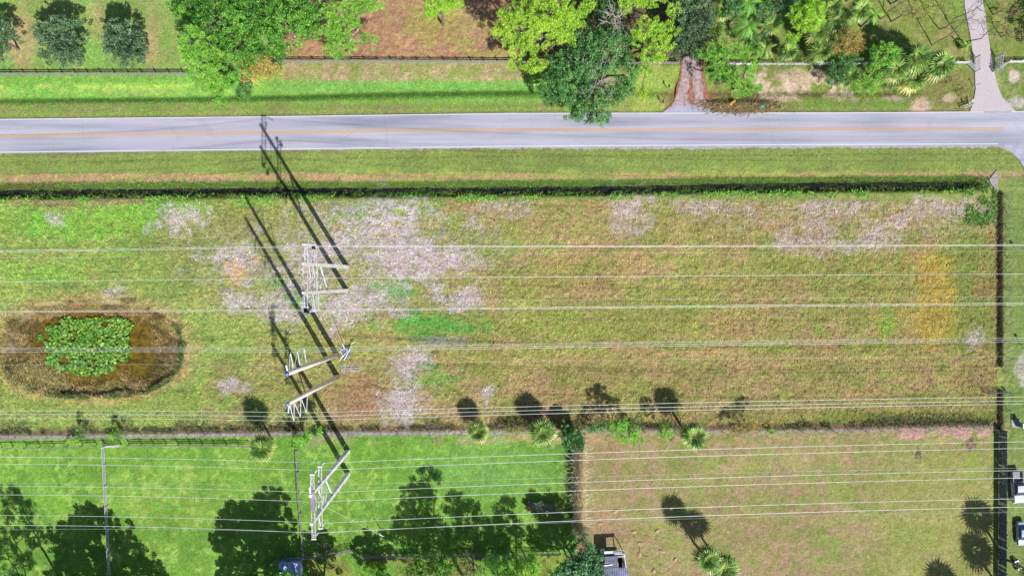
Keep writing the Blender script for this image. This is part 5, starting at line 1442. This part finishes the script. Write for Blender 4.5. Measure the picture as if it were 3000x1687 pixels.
# brush along the middle fence and the right fence
n = 26000
px = rng.uniform(-40, 2925, n)
ymid = interp(px, [(-600, 1290), (0, 1280), (740, 1271), (1400, 1265), (1700, 1262), (2300, 1262), (2950, 1250)])
dens = fbm(px, px * 0, 60, 331, 3) + .34 * ((px > 1440) & (px < 1800)) + .12 * ((px > 700) & (px < 960)) + .1 * (px > 2500)
py = ymid - 8 - np.abs(rng.normal(size=n)) * np.where(dens > .6, 16, 6)
sel = dens > .40
scatter_blades('fence_brush', 'dry dark brush and weeds growing along the middle fence', px[sel], py[sel], .6, .045, .9,
               colours=[(92, 72, 62), (120, 96, 84), (60, 84, 40), (88, 130, 50), (150, 128, 118), (52, 60, 40)], spread=.7, cat='brush')
n = 9000
py = np.concatenate([rng.uniform(565, 1075, n), rng.uniform(1145, 1258, n // 4)]); px = 2930 + rng.normal(size=len(py)) * 3.2
scatter_blades('fence_brush', 'dark reddish brush at the foot of the right wire fence', px, py, .55, .05, 1.0,
               colours=[(92, 66, 62), (120, 90, 84), (60, 64, 40), (64, 96, 42)], spread=.5, cat='brush')
n = 5000
px = rng.uniform(2830, 2920, n); py = rng.uniform(545, 660, n); sel = fbm(px, py, 22, 341, 3) > .45
scatter_blades('corner_weeds', 'green weeds in the upper right corner of the dry field', px[sel], py[sel], .6, .07, .7,
               colours=[(84, 136, 50), (110, 158, 66), (66, 104, 44), (140, 146, 90)], spread=.7, cat='weeds')

# pond pads
n = 3400
px = rng.uniform(100, 395, n * 3); py = rng.uniform(912, 1110, n * 3)
def padmask(x, y):
    m = (((x - 246) / 136) ** 2 + ((y - 1010) / 84) ** 2) < 1 + .5 * (fbm(x, y, 26, 351) - .5) * 2
    m |= (((x - 255) / 78) ** 2 + ((y - 1074) / 30) ** 2) < 1
    m |= (((x - 335) / 48) ** 2 + ((y - 955) / 24) ** 2) < 1
    m &= ~((((x - 178) / 16) ** 2 + ((y - 1058) / 12) ** 2) < 1)
    m &= ~((((x - 300) / 12) ** 2 + ((y - 950) / 9) ** 2) < 1)
    return m
sel = padmask(px, py) & (fbm(px, py, 9, 353, 2) > .30)
px, py = px[sel][:n], py[sel][:n]; n = len(px)
C = np.stack([(px - NX) / S, (NY - py) / S, -1.1 + rng.uniform(0.05, .42, n)], 1)
ang = rng.uniform(0, 2 * math.pi, n)
D = np.stack([np.cos(ang), np.sin(ang), .25 * rng.normal(size=n)], 1); D = unit(D)
Nn = unit(rng.normal(size=(n, 3)) * .38 + np.array([0, 0, 1.0]))
B = unit(np.cross(Nn, D)); ra = rng.uniform(.12, .25, n)[:, None]
V = np.concatenate([(C + ra * (math.cos(a) * D * 1.2 + math.sin(a) * B))[:, None] for a in np.linspace(0, 2 * math.pi, 7)[:6]], 1).reshape(-1, 3)
tt = np.repeat(np.stack([rng.random(n), rng.random(n), (rng.random(n) < .06).astype(float), np.ones(n)], 1), 6, axis=0)
o = np_mesh('pond_pads', V, np.arange(n * 6).reshape(-1, 6), M['lf_lily'], tt)
tag(o, 'crowded green and yellow floating leaves covering the middle of the pond', 'water plants', None, 'stuff')

# ------------------------------------------------------------------ hedge-like tall grass strip between the lower fields
n = 15000
py = rng.uniform(1292, 1550, n); px = 1695 + rng.normal(size=n) * 2.6
scatter_blades('tall_grass_strip', 'tall tan grass strip dividing the green and tan lower fields', px, py, 2.6, .06, 4.2,
               colours=[(210, 196, 170), (188, 174, 148), (220, 206, 184), (166, 164, 130)], spread=.7, bend=(.0, .0), cat='grass', cvar=.25, gain=.95)
tree('shrub', 'dark scrubby bush at the lower end of the tall tan grass strip', [(1706, 1552, 2.2, 16, 20, 1.3)], 'lf_grey', 'leaf', .14, 34, .45, .3, seed=201, trunk_r=.06, cat='shrub')

# ------------------------------------------------------------------ vehicles
def loft(sections, name, mat, root, smooth=True, cap=True):
    """sections: list of (y, [(x, z), ...]) closed outlines along the length"""
    V = []; F = []
    n = len(sections[0][1])
    for y, ring in sections:
        V += [(x, y, z) for x, z in ring]
    for i in range(len(sections) - 1):
        for k in range(n):
            a = i * n + k; b = i * n + (k + 1) % n
            F.append((a, b, b + n, a + n))
    if cap:
        F.append(tuple(range(n))[::-1]); F.append(tuple(range((len(sections) - 1) * n, len(sections) * n)))
    me = bpy.data.meshes.new(name); me.from_pydata(V, [], F); me.materials.append(mat)
    o = bpy.data.objects.new(name, me); col.objects.link(o); o.parent = root
    bv = o.modifiers.new('bevel', 'BEVEL'); bv.width = .06; bv.segments = 3; bv.limit_method = 'ANGLE'
    if smooth: me.polygons.foreach_set('use_smooth', [True] * len(F))
    return o

def ring(w, z0, z1, k=.9):
    return [(-w, z0), (-w, z0 + (z1 - z0) * .6), (-w * k, z1), (w * k, z1), (w, z0 + (z1 - z0) * .6), (w, z0)]

def child(name, mb, mat, root, smooth=False):
    me = bpy.data.meshes.new(name); me.from_pydata(mb.v, [], mb.f); me.materials.append(mat)
    if smooth: me.polygons.foreach_set('use_smooth', [True] * len(me.polygons))
    o = bpy.data.objects.new(name, me); col.objects.link(o); o.parent = root
    return o

def wheels(root, xs_, ys_, r=.38):
    for x in xs_:
        for y in ys_:
            sgn = 1 if x > 0 else -1
            w = MB(); w.tube([(x - .12, y, r), (x + .12, y, r)], r, 18); o = child('wheel', w, M['black'], root)
            h = MB(); h.tube([(x + sgn * .10, y, r), (x + sgn * .135, y, r)], r * .55, 12)
            me = bpy.data.meshes.new('rim'); me.from_pydata(h.v, [], h.f); me.materials.append(M['steel'])
            ro = bpy.data.objects.new('rim', me); col.objects.link(ro); ro.parent = o

def pickup():
    """front of the truck points down the picture (-y)"""
    root = thing('pickup_truck', 'white pickup truck with open load bed, cut by the right edge, nose pointing down', 'pickup truck', W(2971, 1422))
    root.rotation_euler = (0, 0, math.radians(4))
    Lf = -3.0; Lr = 2.95; w = 1.0
    loft([(Lf, ring(.86, .5, .92)), (Lf + .12, ring(.95, .45, 1.05)), (-1.45, ring(w, .42, 1.16)), (-1.40, ring(w, .42, 1.16)), (.95, ring(w, .42, 1.18)), (1.0, ring(w, .42, 1.18))], 'body', M['car_paint'], root)
    loft([(-1.5, ring(.86, 1.12, 1.2, .95)), (-.75, ring(.84, 1.1, 1.80, .84)), (.55, ring(.84, 1.1, 1.84, .84)), (.93, ring(.86, 1.1, 1.2, .95))], 'windows', M['glass'], root)
    loft([(-.72, ring(.74, 1.78, 1.86, .95)), (.50, ring(.74, 1.80, 1.90, .95))], 'roof', M['car_paint'], root)
    bed = MB(); bed.box((0, 1.98, .72), (1.5, 1.9, .06)); bed.box((-.93, 1.98, .85), (.13, 1.95, .68)); bed.box((.93, 1.98, .85), (.13, 1.95, .68)); bed.box((0, 2.93, .83), (1.75, .08, .62)); bed.box((0, 1.04, .85), (1.75, .08, .66))
    child('load_bed', bed, basic('truck_bed_grey', A(150, 150, 160), A(180, 180, 188), 3, .6), root)
    for sx in (-1, 1):
        m = MB(); m.box((sx * .72, Lf + .03, .80), (.32, .08, .18)); child('headlight', m, M['steel_white'], root)
        m = MB(); m.box((sx * 1.13, -1.0, 1.2), (.2, .12, .18)); child('mirror', m, M['black'], root)
        m = MB(); m.box((sx * .9, 2.99, .85), (.12, .05, .3)); child('tail_light', m, M['rust'], root)
    m = MB(); m.box((0, Lf - .04, .52), (1.8, .14, .2)); child('bumper', m, M['steel'], root)
    m = MB(); m.box((0, Lf + .0, .76), (1.05, .06, .2)); child('grille', m, M['black'], root)
    wheels(root, (-.88, .88), (-2.0, 1.85))
pickup()

def car():
    root = thing('car', 'pale blue-white car with dark windows at the right edge below the pickup truck', 'car', W(2986, 1558))
    root.rotation_euler = (0, 0, math.radians(2))
    loft([(-2.25, ring(.72, .42, .66)), (-2.05, ring(.86, .36, .78)), (-1.0, ring(.92, .34, .92)), (1.3, ring(.92, .34, .96)), (2.1, ring(.86, .38, .92)), (2.25, ring(.76, .45, .82))], 'body', M['car_silver'], root)
    loft([(-1.15, ring(.78, .88, .94, .95)), (-.45, ring(.76, .9, 1.36, .82)), (.95, ring(.76, .9, 1.38, .82)), (1.75, ring(.76, .9, .96, .95))], 'windows', M['glass'], root)
    loft([(-.42, ring(.64, 1.33, 1.41, .93)), (.9, ring(.64, 1.35, 1.43, .93))], 'roof', M['car_silver'], root)
    for sx in (-1, 1):
        m = MB(); m.box((sx * .62, -2.2, .62), (.3, .1, .12)); child('headlight', m, M['steel_white'], root)
        m = MB(); m.box((sx * .98, -.75, .95), (.16, .1, .12)); child('mirror', m, M['car_silver'], root)
    wheels(root, (-.8, .8), (-1.4, 1.4), .32)
car()

def quad_bike():
    c = W(2974, 1650)
    root = thing('quad_bike', 'black quad bike parked below the car at the lower right edge', 'quad bike', c)
    m = MB(); m.box((0, 0, .55), (.5, 1.5, .35)); child('body', m, M['black'], root)
    m = MB(); m.box((0, .3, .82), (.34, .7, .14)); child('seat', m, M['black'], root)
    m = MB(); m.tube([(-.42, -.42, 1.0), (-.1, -.5, .95), (.1, -.5, .95), (.42, -.42, 1.0)], .025, 6); child('handlebar', m, M['steel'], root)
    for y in (-.72, .72):
        m = MB(); m.box((0, y, .78), (.8, .35, .05)); child('rack', m, M['steel'], root)
        for x in (-.45, .45):
            w = MB(); w.tube([(x - .12, y * .85, .28), (x + .12, y * .85, .28)], .28, 14); child('wheel', w, M['black'], root)
    root.rotation_euler = (0, 0, .4)
quad_bike()

def cabinet():
    c = W(2980, 1242)
    root = thing('utility_cabinet', 'green utility cabinet on a concrete pad near the end of the dark privacy fence', 'utility box', c)
    m = MB(); m.box((-.3, .1, .06), (1.7, 1.5, .12)); child('pad', m, M['pad'], root)
    m = MB(); m.box((.1, 0, .95), (.85, .75, 1.66)); child('body', m, M['utility_green'], root)
    m = MB(); m.box((.1, 0, 1.82), (.95, .85, .08)); child('lid', m, M['steel_white'], root)
cabinet()

def mailbox(label, px, py, colr='fence_white', kiosk=False):
    c = W(px, py)
    root = thing('mailbox', label, 'mailbox', c)
    m = MB(); m.box((0, 0, .5), (.11, .11, 1.2)); child('post', m, M['fence_white'] if kiosk else M['fence_wood'], root)
    m = MB(); m.box((0, 0, 1.18), (.2, .5, .2)); m.tube([(0, -.25, 1.27), (0, .25, 1.27)], .1, 10); child('box', m, M[colr], root)
    if kiosk:
        for (x0, y0, x1, y1) in ((-.9, -.45, .7, .15), (-.2, -.6, 1.0, -.15)):
            for z in (.35, .75):
                m = MB(); m.bar((x0, y0, z), (x1, y1, z), .1, .12); child('rail', m, M['fence_white'], root)
        for (x, y) in ((-.9, -.45), (.95, .25), (1.0, -.15)):
            m = MB(); m.box((x, y, .55), (.12, .12, 1.2)); child('post', m, M['fence_white'], root)
        m = MB(); m.bar((.7, .2, 1.0), (1.0, .75, 1.0), .35, .06); child('top_board', m, M['fence_white'], root)
mailbox('white mailbox with a small rail frame beside the pink driveway mouth', 2826, 308, 'fence_white', True)
mailbox('dark mailbox on a post near the mouth of the brown driveway', 1938, 303, 'black')
mailbox('small dark post box in the grass left of the brown driveway', 1955, 258, 'black')

# white pole with a transformer at the top
def utility_pole():
    root = thing('utility_pole', 'slim white utility pole with grey transformers at the top edge', 'utility pole', W(2077, 58))
    a = W(2077, 58); m = MB(); m.tube([a + Vector((0, 0, -.2)), a + Vector((.35, 1.0, 10.5))], [.2, .13], 10); m.build('pole', M['steel_white'], root, True)
    for dz, dx in ((6.2, -.4), (8.6, -.45)):
        m = MB(); p = a + Vector((dx, .8, dz)); m.tube([p, p + Vector((0, 0, .9))], .27, 12); m.build('transformer', M['steel'], root)
    m = MB(); m.bar(a + Vector((-.8, 1.0, 9.9)), a + Vector((1.4, 1.0, 9.9)), .1, .12); m.build('crossarm', M['fence_wood'], root)
utility_pole()

# ------------------------------------------------------------------ sheds at the lower edge
def corrugated(name, p00, p10, p11, p01, mat, root, n=24, amp=.03):
    """ridged sheet between four corners"""
    V = []; F = []
    p00, p10, p11, p01 = map(Vector, (p00, p10, p11, p01))
    nn = (p10 - p00).cross(p01 - p00).normalized()
    if nn.z < 0: nn = -nn
    for i in range(n * 2 + 1):
        t = i / (n * 2)
        off = nn * (amp if i % 2 else 0)
        V += [p00.lerp(p10, t) + off, p01.lerp(p11, t) + off]
        V += [p00.lerp(p10, t) + off - nn * .04, p01.lerp(p11, t) + off - nn * .04]
        if i:
            a = 4 * (i - 1); b = 4 * i
            F += [(a, b, b + 1, a + 1), (a + 3, b + 3, b + 2, a + 2)]
    mb = MB(); mb.add(V, F)
    return mb.build(name, mat, root)

M['roof_blue'] = basic('stained_blue_metal', A(120, 150, 225, 1.1), A(215, 218, 245, 1.1), 1.0, .5, .2, stretch=(3, .5, 1))
M['roof_lilac'] = basic('lilac_grey_metal', A(78, 84, 112, 2.2), A(138, 140, 172, 2.2), .8, .5, .2, stretch=(.6, 2.5, 1))
def small_shed():
    z = 2.6
    a, b, c, d = W(816, 1650, z), W(876, 1647, z), W(880, 1730, z), W(817, 1735, z)
    root = thing('shed', 'small shed with stained blue metal roof in tree shade at the bottom', 'shed', Vector((a.x, c.y, 0)))
    corrugated('roof', a, b, c, d, M['roof_blue'], root, 18)
    m = MB()
    for p, q in ((a, b), (b, c), (c, d), (d, a)):
        p2 = Vector((p.x, p.y, 1.25)); q2 = Vector((q.x, q.y, 1.25))
        ctr = (a + b + c + d) / 4; 
        p2 += (Vector((ctr.x, ctr.y, 1.25)) - p2) * .05; q2 += (Vector((ctr.x, ctr.y, 1.25)) - q2) * .05
        m.bar(p2, q2, .06, 2.5)
    m.build('wall', M['roof_blue'], root)
    m = MB(); e = W(887, 1655, 1.2); 
    m.bar(W(824, 1642, 1.9), W(880, 1640, 1.9), .35, .06); m.bar(W(829, 1638, 1.2), W(882, 1637, 1.2), .3, .06); m.build('shelf_board', M['metal_roof'], root)
    corrugated('side_awning', W(878, 1648, 2.5), W(888, 1660, 1.6), W(890, 1730, 1.6), W(880, 1730, 2.5), M['roof_blue'], root, 3)
small_shed()

def lean_to():
    z = 3.0
    root = thing('shelter', 'open shelter with lilac metal roof sheets and white frame at the bottom', 'shelter', W(1790, 1690))
    corrugated('roof_sheet', W(1772, 1630, z), W(1808, 1627, z), W(1812, 1687, z), W(1768, 1690, z), M['roof_lilac'], root, 8)
    corrugated('roof_sheet', W(1756, 1664, z + .08), W(1841, 1661, z + .08), W(1843, 1760, z + .08), W(1757, 1765, z + .08), M['roof_lilac'], root, 16)
    m = MB(); m.bar(W(1765, 1657, z + .14), W(1794, 1653, z + .14), .18, .06); m.build('ridge_trim', M['steel_white'], root)
    m = MB()
    m.bar(W(1800, 1623, z), W(1832, 1622, z), .14, .12); m.bar(W(1809, 1630, z), W(1834, 1628, z), .14, .12); m.bar(W(1829, 1622, z + .05), W(1834, 1662, z + .05), .16, .14)
    m.bar(W(1770, 1618, 2.6), W(1829, 1615, 2.6), .5, .06)
    m.build('frame', M['fence_white'], root)
    m = MB(); m.box((W(1820, 1645).x, W(1820, 1645).y, 1.0), (1.4, 2.0, .1)); m.box((W(1816, 1645).x, W(1820, 1645).y, 1.3), (.2, 1.8, .5)); m.build('dark_crate', M['black'], root)
    for (x, y) in ((1770, 1622), (1829, 1619), (1834, 1660), (1758, 1700), (1840, 1740)):
        p = W(x, y, z - .1); m = MB(); m.box((p.x, p.y, (z - .1) / 2), (.12, .12, z - .15)); m.build('post', M['fence_wood'], root)
lean_to()
m = MB(); p = W(1762, 1608)
m.tube([p + Vector((-.35, 0, .9)), p + Vector((.4, 0, .9))], .42, 14); tag(m.build('tank', M['steel_white'], None, True), 'small pale drum tank standing at the upper left of the shelter', 'tank')

# red trailer with cut branches
def trailer():
    root = thing('flat_trailer', 'red edged flat trailer heaped with brush in dark tree shade', 'trailer', W(1590, 1500))
    z = .8
    a, b = W(1546, 1494, z), W(1620, 1504, z); up = Vector((.1, 1.7, 0))
    m = MB(); V = [a, b, b + up, a + up]; m.add([v - Vector((0, 0, .1)) for v in V] + V, [(3, 2, 1, 0), (4, 5, 6, 7), (0, 1, 5, 4), (1, 2, 6, 5), (2, 3, 7, 6), (3, 0, 4, 7)]); m.build('deck', M['fence_wood'], root)
    m = MB(); m.bar(W(1558, 1499, z + .1), b + Vector((0, 0, .1)), .12, .25); m.build('side_rail', M['rust'], root)
    m = MB(); m.box(W(1551, 1488, z + .35), (1.0, .8, .5), .1); m.build('toolbox', M['rust'], root)
    for x in (1580, 1596):
        p = W(x, 1502, .35); m = MB(); m.tube([p + Vector((0, -.12, 0)), p + Vector((0, .12, 0))], .33, 14); m.build('wheel', M['black'], root)
trailer()
tree('brush_heap', 'pale green cut branches heaped on the red edged trailer', [(1582, 1482, 1.7, 20, 16, .7), (1605, 1490, 1.4, 16, 12, .6)], 'lf_grey', 'needle', .16, 60, .45, .2, seed=203, trunk_r=.04, cat='brush heap', odd=.4)

# scrap heap and panel by the middle poles
def scrap():
    root = thing('scrap_heap', 'tangle of grey metal rods and sheet at the foot of the middle pole', 'scrap metal', W(1016, 1032))
    rr = random.Random(5)
    m = MB(); m.box((0, 0, .35), (1.3, 1.8, .06), .3); child('sheet', m, M['roof_lilac'], root)
    m = MB()
    for k_ in range(16):
        x, y = rr.uniform(-1.0, .9), rr.uniform(-.9, 1.0); a_ = rr.uniform(0, 3.14); l_ = rr.uniform(.5, 1.2)
        m.bar((x - math.cos(a_) * l_ / 2, y - math.sin(a_) * l_ / 2, rr.uniform(.1, .6)), (x + math.cos(a_) * l_ / 2, y + math.sin(a_) * l_ / 2, rr.uniform(.3, .9)), .06)
    child('rods', m, M['steel'], root)
    for (a_, b_) in (((-.5, -1.5, .3), (.8, .7, .9)), ((-1.3, -1.4, .2), (.3, .3, .7)), ((.9, 1.6, .5), (1.6, 2.0, .6))):
        m = MB(); m.bar(a_, b_, .13); child('bar', m, M['steel_white'], root)
scrap()
def panel():
    root = thing('livestock_panel', 'grey tubular livestock panel lying flat in the grass below the scrap heap', 'metal panel', W(1028, 1077))
    m = MB()
    P = [W(1000, 1070), W(1056, 1070), W(1057, 1083), W(1052, 1087), W(1001, 1088)]
    P = [Vector((p.x, p.y, .12)) for p in P]
    m.tube(P + [P[0]], .05, 6); child('frame', m, M['steel'], root) ; 
    for o in root.children: o.matrix_parent_inverse = parent_inv(root)
    m = MB()
    for (x0, y0, x1, y1) in ((1012, 1062, 1011, 1083), (1029, 1072, 1029, 1088), (1001, 1079, 1056, 1076), (1001, 1083, 1055, 1082)):
        a_, b_ = W(x0, y0), W(x1, y1); m.bar((a_.x, a_.y, .19), (b_.x, b_.y, .19), .07)
    m.build('bar', M['steel'], root)
panel()

# brush pile with bright tarps by the brown driveway
def brush_pile():
    rr = random.Random(8)
    root = thing('brush_pile', 'long pile of cut palm fronds and branches at the roadside below the lime pine', 'brush pile', W(2170, 312))
    m = MB()
    for k_ in range(420):
        x = rr.gauss(2165, 48); y = 312 + rr.gauss(0, 9)
        if not 2085 < x < 2262: continue
        p = W(x, y, 0); p.z = .1 + .7 * rr.random() * math.exp(-((y - 310) / 12) ** 2)
        a_ = rr.gauss(.5, .7); l_ = rr.uniform(.6, 2.2); d = Vector((math.cos(a_), math.sin(a_), rr.uniform(-.1, .25))) * l_ / 2
        m.tube([p - d, p + Vector((0, 0, .1)), p + d], [.015, .035, .01], 4, cap=False)
    m.build('sticks', M['dead_wood2'], root)
    n = 5200
    px = 2165 + rng.normal(size=n) * 46; py = 312 + rng.normal(size=n) * 9
    X = (px - NX) / S; Y = (NY - py) / S
    C = np.stack([X, Y, .1 + .9 * rng.random(n) * np.exp(-((py - 310) / 12) ** 2)], 1)
    D = unit(np.stack([.8 + .6 * rng.normal(size=n), .4 + .6 * rng.normal(size=n), .2 * rng.normal(size=n)], 1))
    v, q = cards(C, D, unit(rng.normal(size=(n, 3)) * .6 + np.array([0, 0, 1.])), rng.uniform(.15, .5, n), rng.uniform(.02, .06, n))
    np_mesh('fronds', v, q, M['brushleaf'], tints(rng.random(n), rng.random(n), (rng.random(n) < .3).astype(float)), root)
M['dead_wood2'] = basic('brown_sticks', A(120, 84, 66, 1.6), A(190, 150, 125, 1.6), 2, .9)
M['brushleaf'] = leaf_mat('dry_fronds', A(110, 90, 60, 1.3), A(190, 150, 110, 1.3), A(80, 120, 50, 1.3), trans=.1)
brush_pile()
def crumple(name, label, px, py, w, d, mat, rz, seed):
    r = np.random.default_rng(seed); n = 9
    c = W(px, py); V = []; F = []
    for i in range(n):
        for j in range(n):
            x = (i / (n - 1) - .5) * w * (1 + .2 * r.normal() * (i in (0, n - 1))); y = (j / (n - 1) - .5) * d
            x += .06 * r.normal(); y += .06 * r.normal()
            X_ = x * math.cos(rz) - y * math.sin(rz); Y_ = x * math.sin(rz) + y * math.cos(rz)
            V.append((c.x + X_, c.y + Y_, 1.0 + .14 * r.normal() - .6 * ((x / w) ** 2 + (y / d) ** 2) * 2))
    for i in range(n - 1):
        for j in range(n - 1):
            F.append((i * n + j, (i + 1) * n + j, (i + 1) * n + j + 1, i * n + j + 1))
    m = MB(); m.add(V, F); o = m.build(name, M[mat], None, True)
    so = o.modifiers.new('thick', 'SOLIDIFY'); so.thickness = .02
    tag(o, label, 'tarp')
crumple('tarp', 'crumpled yellow tarp on the roadside brush pile', 2140, 306, 1.9, .7, 'plastic_yellow', .7, 1)
crumple('tarp', 'small crumpled teal tarp at the right end of the brush pile', 2229, 312, 1.1, .9, 'plastic_teal', .4, 2)
crumple('tarp', 'dull grey-green bag at the left part of the brush pile', 2124, 309, .8, .7, 'plastic_grey', .2, 3) if 'plastic_grey' in M else None
m = MB(); p = W(2276, 312, .25)
for k_ in range(7):
    a_ = R.uniform(0, 6.3); m.box(p + Vector((R.uniform(-.6, .6), R.uniform(-.3, .3), R.uniform(-.1, .2))), (R.uniform(.3, .7), R.uniform(.1, .25), .06), a_)
tag(m.build('litter_pile', M['black'], None), 'small dark heap of junk right of the teal tarp by the road', 'junk heap')

# fallen palm fronds on the lower right lawn
M['frond_tan'] = basic('dry_frond_tan', A(186, 146, 108, 1.7), A(216, 186, 146, 1.7), 3, .8)
def fallen(px, py, ang, ln, i):
    m = MB(); c = W(px, py, .12)
    d = Vector((math.cos(ang), math.sin(ang), 0))
    m.tube([c - d * ln * .55, c + Vector((0, 0, .06)), c + d * ln * .2], [.03, .04, .05], 5)
    hd = c + d * ln * .12
    for k_ in range(9):
        a_ = ang + (k_ - 4) * .2
        dd = Vector((math.cos(a_), math.sin(a_), .12)); sd = Vector((-math.sin(a_), math.cos(a_), 0)) * .045
        t_ = hd + dd * ln * .42
        m.add([hd - sd * .5, hd + sd * .5, t_ + sd, t_ - sd, t_ + dd * ln * .12], [(0, 1, 2, 3), (3, 2, 4)])
    return m.build('palm_frond', M['frond_tan'])
fr = [(1807, 1508, 1.9, 1.6, 'tan fallen palm frond highest on the lower right lawn'), (1761, 1543, 1.6, 1.5, 'tan fallen palm frond left of the other fronds, above the shelter'),
      (1860, 1568, 1.7, 1.6, 'tan fallen palm frond in the middle of the lawn above the shelter'), (1932, 1562, 2.3, 1.4, 'tan fallen palm frond nearest to the big palm shadow'),
      (1876, 1604, 1.5, 1.8, 'broad tan fallen palm frond right of the shelter frame'), (1884, 1628, 2.9, 1.7, 'tan fallen palm frond lying sideways right of the shelter'),
      (1934, 1625, 1.1, 1.5, 'dark edged fallen palm frond left of the sabal pair'), (1925, 1676, 2.8, 1.5, 'fallen palm frond at the bottom edge right of the shelter'), (1985, 1645, 2.5, 1.3, 'thin fallen palm frond close to the sabal pair')]
for i, (x, y, a_, l_, lb) in enumerate(fr):
    tag(fallen(x, y, a_, l_, i), lb, 'palm frond', 'fallen palm fronds on the lawn')

# stacked sticks on the right lawn
M['stick'] = basic('cut_sticks', A(190, 150, 130, 1.5), A(226, 196, 176, 1.5), 3, .9)
def sticks(name, label, px, py, n_, sx, sy, ln, seed):
    rr = random.Random(seed); m = MB()
    for k_ in range(n_):
        c = W(px + rr.gauss(0, sx), py + rr.gauss(0, sy), rr.uniform(.05, .35)); a_ = rr.gauss(1.2, .8); d = Vector((math.cos(a_), math.sin(a_), rr.uniform(-.1, .1))) * ln * rr.uniform(.3, .7)
        m.tube([c - d, c + d], .035, 4)
    tag(m.build(name, M['stick']), label, 'stick pile')
sticks('stick_pile', 'loose pile of cut sticks right under the pinkish patches', 2846, 1304, 60, 9, 8, .9, 1)
sticks('stick_pile', 'small pile of pale sticks on the lawn, left of the larger pile', 2695, 1332, 34, 6, 7, .8, 2)
sticks('stick_pile', 'small reddish debris on the fence line beside the ragged sabal palm', 1972, 1291, 16, 7, 4, .7, 3)
# rubble wedge where the ditch ends, kerb stones
poly_sheet('headwall', [(2921, 497), (2923, 566), (2900, 537), (2896, 526)], .16, M['rubble'], None, .8, 3)
hw = bpy.data.objects['headwall']; tag(hw, 'grey wedge of rubble at the right end of the ditch', 'rubble slope')
if 'kind' in hw: del hw['kind']
